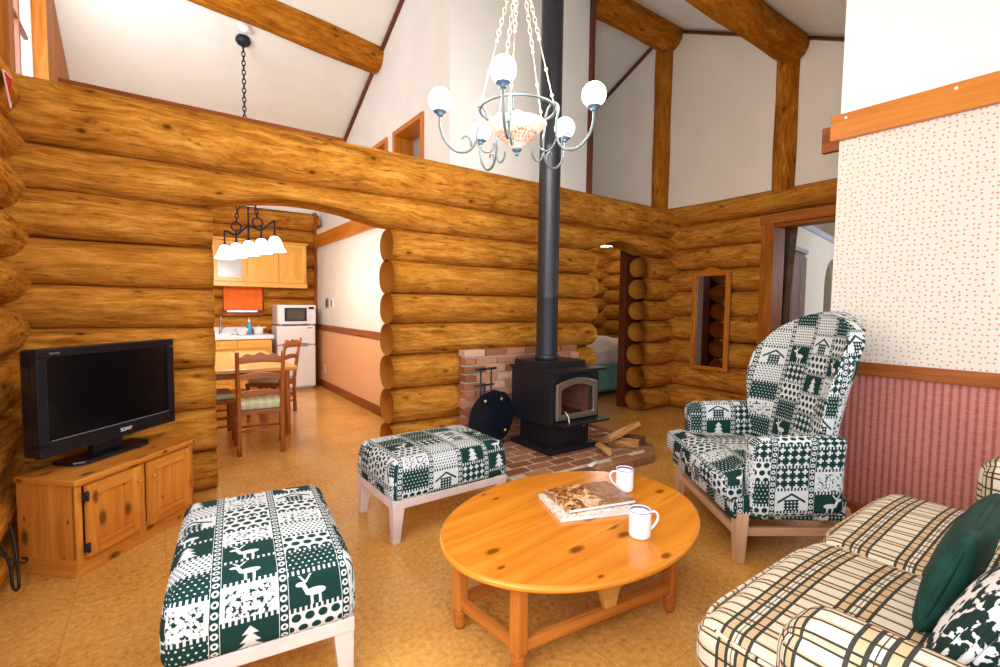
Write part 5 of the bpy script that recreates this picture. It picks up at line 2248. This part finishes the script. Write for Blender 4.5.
def make_chair(label):
    t = thing('dining_chair', label, 'chair', group='ladder-back chairs round the dining table')
    w, dp, sh, bh = 0.155, 0.17, 0.36, 0.825
    for sx in (-1, 1):
        l = MB()
        l.tube(smooth_path([(sx * w, -dp - 0.005, 0), (sx * w, -dp, sh), (sx * (w + 0.004), -dp - 0.03, 0.6), (sx * (w + 0.006), -dp - 0.075, bh)], 4), [0.019] * 9 + [0.016] * 4, 10)
        l.obj('back_post', 'chair_wood', t)
        l = MB()
        l.tube([(sx * (w + 0.02), dp, 0), (sx * (w + 0.02), dp, sh - 0.01)], 0.019, 10)
        l.obj('leg', 'chair_wood', t)
        s_ = MB()
        for z in (0.12, 0.20):
            s_.tube([(sx * w, -dp, z), (sx * (w + 0.02), dp, z)], 0.010, 8)
        s_.obj('stretcher', 'chair_wood', t)
    for (y, zz) in ((-dp, 0.19), (dp, 0.15)):
        s_ = MB()
        s_.tube([(-w, y, zz), (w, y, zz)], 0.011, 8)
        s_.obj('stretcher', 'chair_wood', t)
    f_ = MB()
    f_.prism([(-w - 0.01, -dp - 0.01), (w + 0.01, -dp - 0.01), (w + 0.04, dp + 0.02), (-w - 0.04, dp + 0.02)], 0.035, Matrix.Translation((0, 0, sh - 0.04)), bevel=0.005)
    f_.obj('seat', 'chair_wood', t)
    c = MB()
    c.pad((0, 0.01, sh + 0.022), (w + 0.012, dp - 0.006, 0.026), 0.018, 6, (0, 0, 0.006))
    c.obj('seat_cushion', 'seat_cloth', t)
    for i, (zb, h, amp) in enumerate(((0.46, 0.055, 0.020), (0.60, 0.055, 0.020), (0.735, 0.085, 0.024))):
        s_ = MB()
        k = 14
        up, lo = [], []
        for q in range(k + 1):
            u = -1 + 2 * q / k
            bow = math.cos(u * PI / 2)
            if i < 2:
                up.append((u * w, h * 0.72 + amp * bow))
                lo.append((u * w, -0.004 + amp * 0.75 * bow))
            else:
                up.append((u * w, h * 0.62 + amp * bow + 0.010 * math.cos(u * 3.2 * PI)))
                lo.append((u * w, -0.004 + 0.4 * amp * bow))
        y = -dp - 0.03 - (zb - 0.6) * 0.2 + (0.012 if i == 0 else 0)
        s_.prism(lo + up[::-1], 0.016, Matrix.Translation((0, y + 0.008, zb)) @ XZ_TO_Y, bevel=0.003)
        s_.obj('back_slat', 'chair_wood', t)
    return t


c0 = make_chair('ladder-back chair at the near end of the dining table, its back to the living room')
c0.location, c0.rotation_euler = (0.660, 4.325, 0), (0, 0, math.radians(-6))
dup(c0, (0.985, 5.62, 0), math.radians(52), 'ladder-back dining chair on the fridge side of the dining table')
dup(c0, (0.345, 4.90, 0), math.radians(-90), 'ladder-back dining chair half hidden behind the log wall at the left of the table')

# pendant lamp over the table
kp = thing('pendant_lamp', 'black iron pendant bar with five white tulip shades hanging over the dining table', 'lamp', (0.732, 5.40, 1.9))
A, B = Vector((-0.155, 0.38, 0.02)), Vector((0.185, -0.40, 0.055))
bar = MB()
wav = []
for i in range(41):
    t = i / 40
    p = A + (B - A) * t
    wav.append(p + Vector((0, 0, 0.030 * math.cos(t * 4 * PI))))
bar.tube(wav, 0.011, 8)
for t in (0.25, 0.68):
    c = A + (B - A) * t
    bar.tube([c + Vector((0.045 * math.cos(a), 0, 0.045 * math.sin(a) + 0.05)) for a in [k * 2 * PI / 16 for k in range(16)]], 0.008, 8, closed=True)
bar.tube([A + (B - A) * 0.5 + Vector((0, 0, -0.02)), A + (B - A) * 0.5 + Vector((0, 0, 0.22))], 0.009, 8)
bar.obj('bar', 'iron', kp)
for i in range(5):
    t = i / 4
    p = A + (B - A) * t
    s_ = MB()
    s_.tube([p + Vector((0, 0, 0.02)), p + Vector((0, 0, -0.11))], 0.009, 8)
    s_.lathe([(0.0001, 0.0), (0.03, -0.004), (0.032, -0.012), (0.02, -0.016), (0.0001, -0.016)], 16, Matrix.Translation(p + Vector((0, 0, -0.10))))
    so = s_.obj('stem', 'iron', kp)
    g_ = MB()
    prof = [(r * 1.25, z * 1.25) for r, z in [(0.022, 0.0), (0.034, -0.012), (0.048, -0.04), (0.060, -0.075), (0.078, -0.11), (0.080, -0.113), (0.074, -0.112), (0.056, -0.075), (0.044, -0.04), (0.030, -0.014), (0.020, -0.004)]]
    g_.lathe(prof, 20, Matrix.Translation(p + Vector((0, 0, -0.115))), closed=True)
    g_.sphere(p + Vector((0, 0, -0.17)), 0.028, 12, 8)
    g_.obj('lamp_shade', 'tulip', so)
    d = bpy.data.lights.new('tulip_light', 'POINT')
    d.energy, d.color, d.shadow_soft_size = 11.0, (1.0, 0.94, 0.86), 0.06
    o = bpy.data.objects.new('tulip_light', d)
    C.objects.link(o)
    o.location = Vector((0.732, 5.40, 1.9)) + p + Vector((0, 0, -0.30))
chn = MB()
zc = roof(5.40) - 1.9
fork = Vector((0, 0, 0.80))
for t in (0.25, 0.68):
    q = A + (B - A) * t + Vector((0, 0, 0.095))
    chain_links(chn, q, fork, 0.055, 0.006)
chain_links(chn, fork, (0, 0, zc - 0.03), 0.055, 0.006)
chn.obj('chain', 'iron', kp)
cn_ = MB()
cn_.lathe([(0.0001, zc + 0.03), (0.062, zc + 0.02), (0.070, zc - 0.02), (0.05, zc - 0.05), (0.0001, zc - 0.06)], 22)
cn_.obj('canopy', 'iron', kp)
sm = thing('smoke_detector', 'round white smoke detector on the ceiling beside the kitchen roof beam', 'smoke detector', (0.73, 5.275, roof(5.275)))
b_ = MB()
b_.lathe([(0.0001, -0.055), (0.040, -0.052), (0.050, -0.035), (0.053, 0.0), (0.053, 0.03)], 24, Matrix.Rotation(math.atan(-S_FAR), 4, 'X'))
b_.obj('body', 'white_gloss', sm)

# switches on the kitchen wall, outlet low down
for y, lab in ((6.85, 'dark intercom handset on the white kitchen wall, the farther of the two fittings'), (6.60, 'narrow brown rimmed switch on the white kitchen wall, the nearer of the two fittings')):
    w = thing('wall_switch' if y < 6.7 else 'wall_handset', lab, 'switch' if y < 6.7 else 'handset', (XK - 0.002, y, 1.215))
    b_ = MB()
    b_.box((-0.010, 0, 0), (0.02, 0.075, 0.13), 0.004)
    b_.obj('plate', 'white_gloss' if y < 6.7 else 'tv_grey', w)
    b_ = MB()
    b_.box((-0.023, 0, 0.0), (0.012, 0.035, 0.085), 0.004)
    b_.obj('rocker', 'trim_brown' if y < 6.7 else 'iron', w)
ol = thing('wall_outlet', 'small pale wall outlet low on the peach kitchen wall by the fridge', 'outlet', (XK - 0.002, 7.02, 0.27))
b_ = MB()
b_.box((-0.006, 0, 0), (0.012, 0.075, 0.115), 0.004)
b_.obj('plate', 'white_gloss', ol)
b_ = MB()
for z in (-0.022, 0.022):
    b_.box((-0.0125, 0, z), (0.004, 0.03, 0.028), 0.004)
b_.obj('sockets', 'tv_grey', ol)
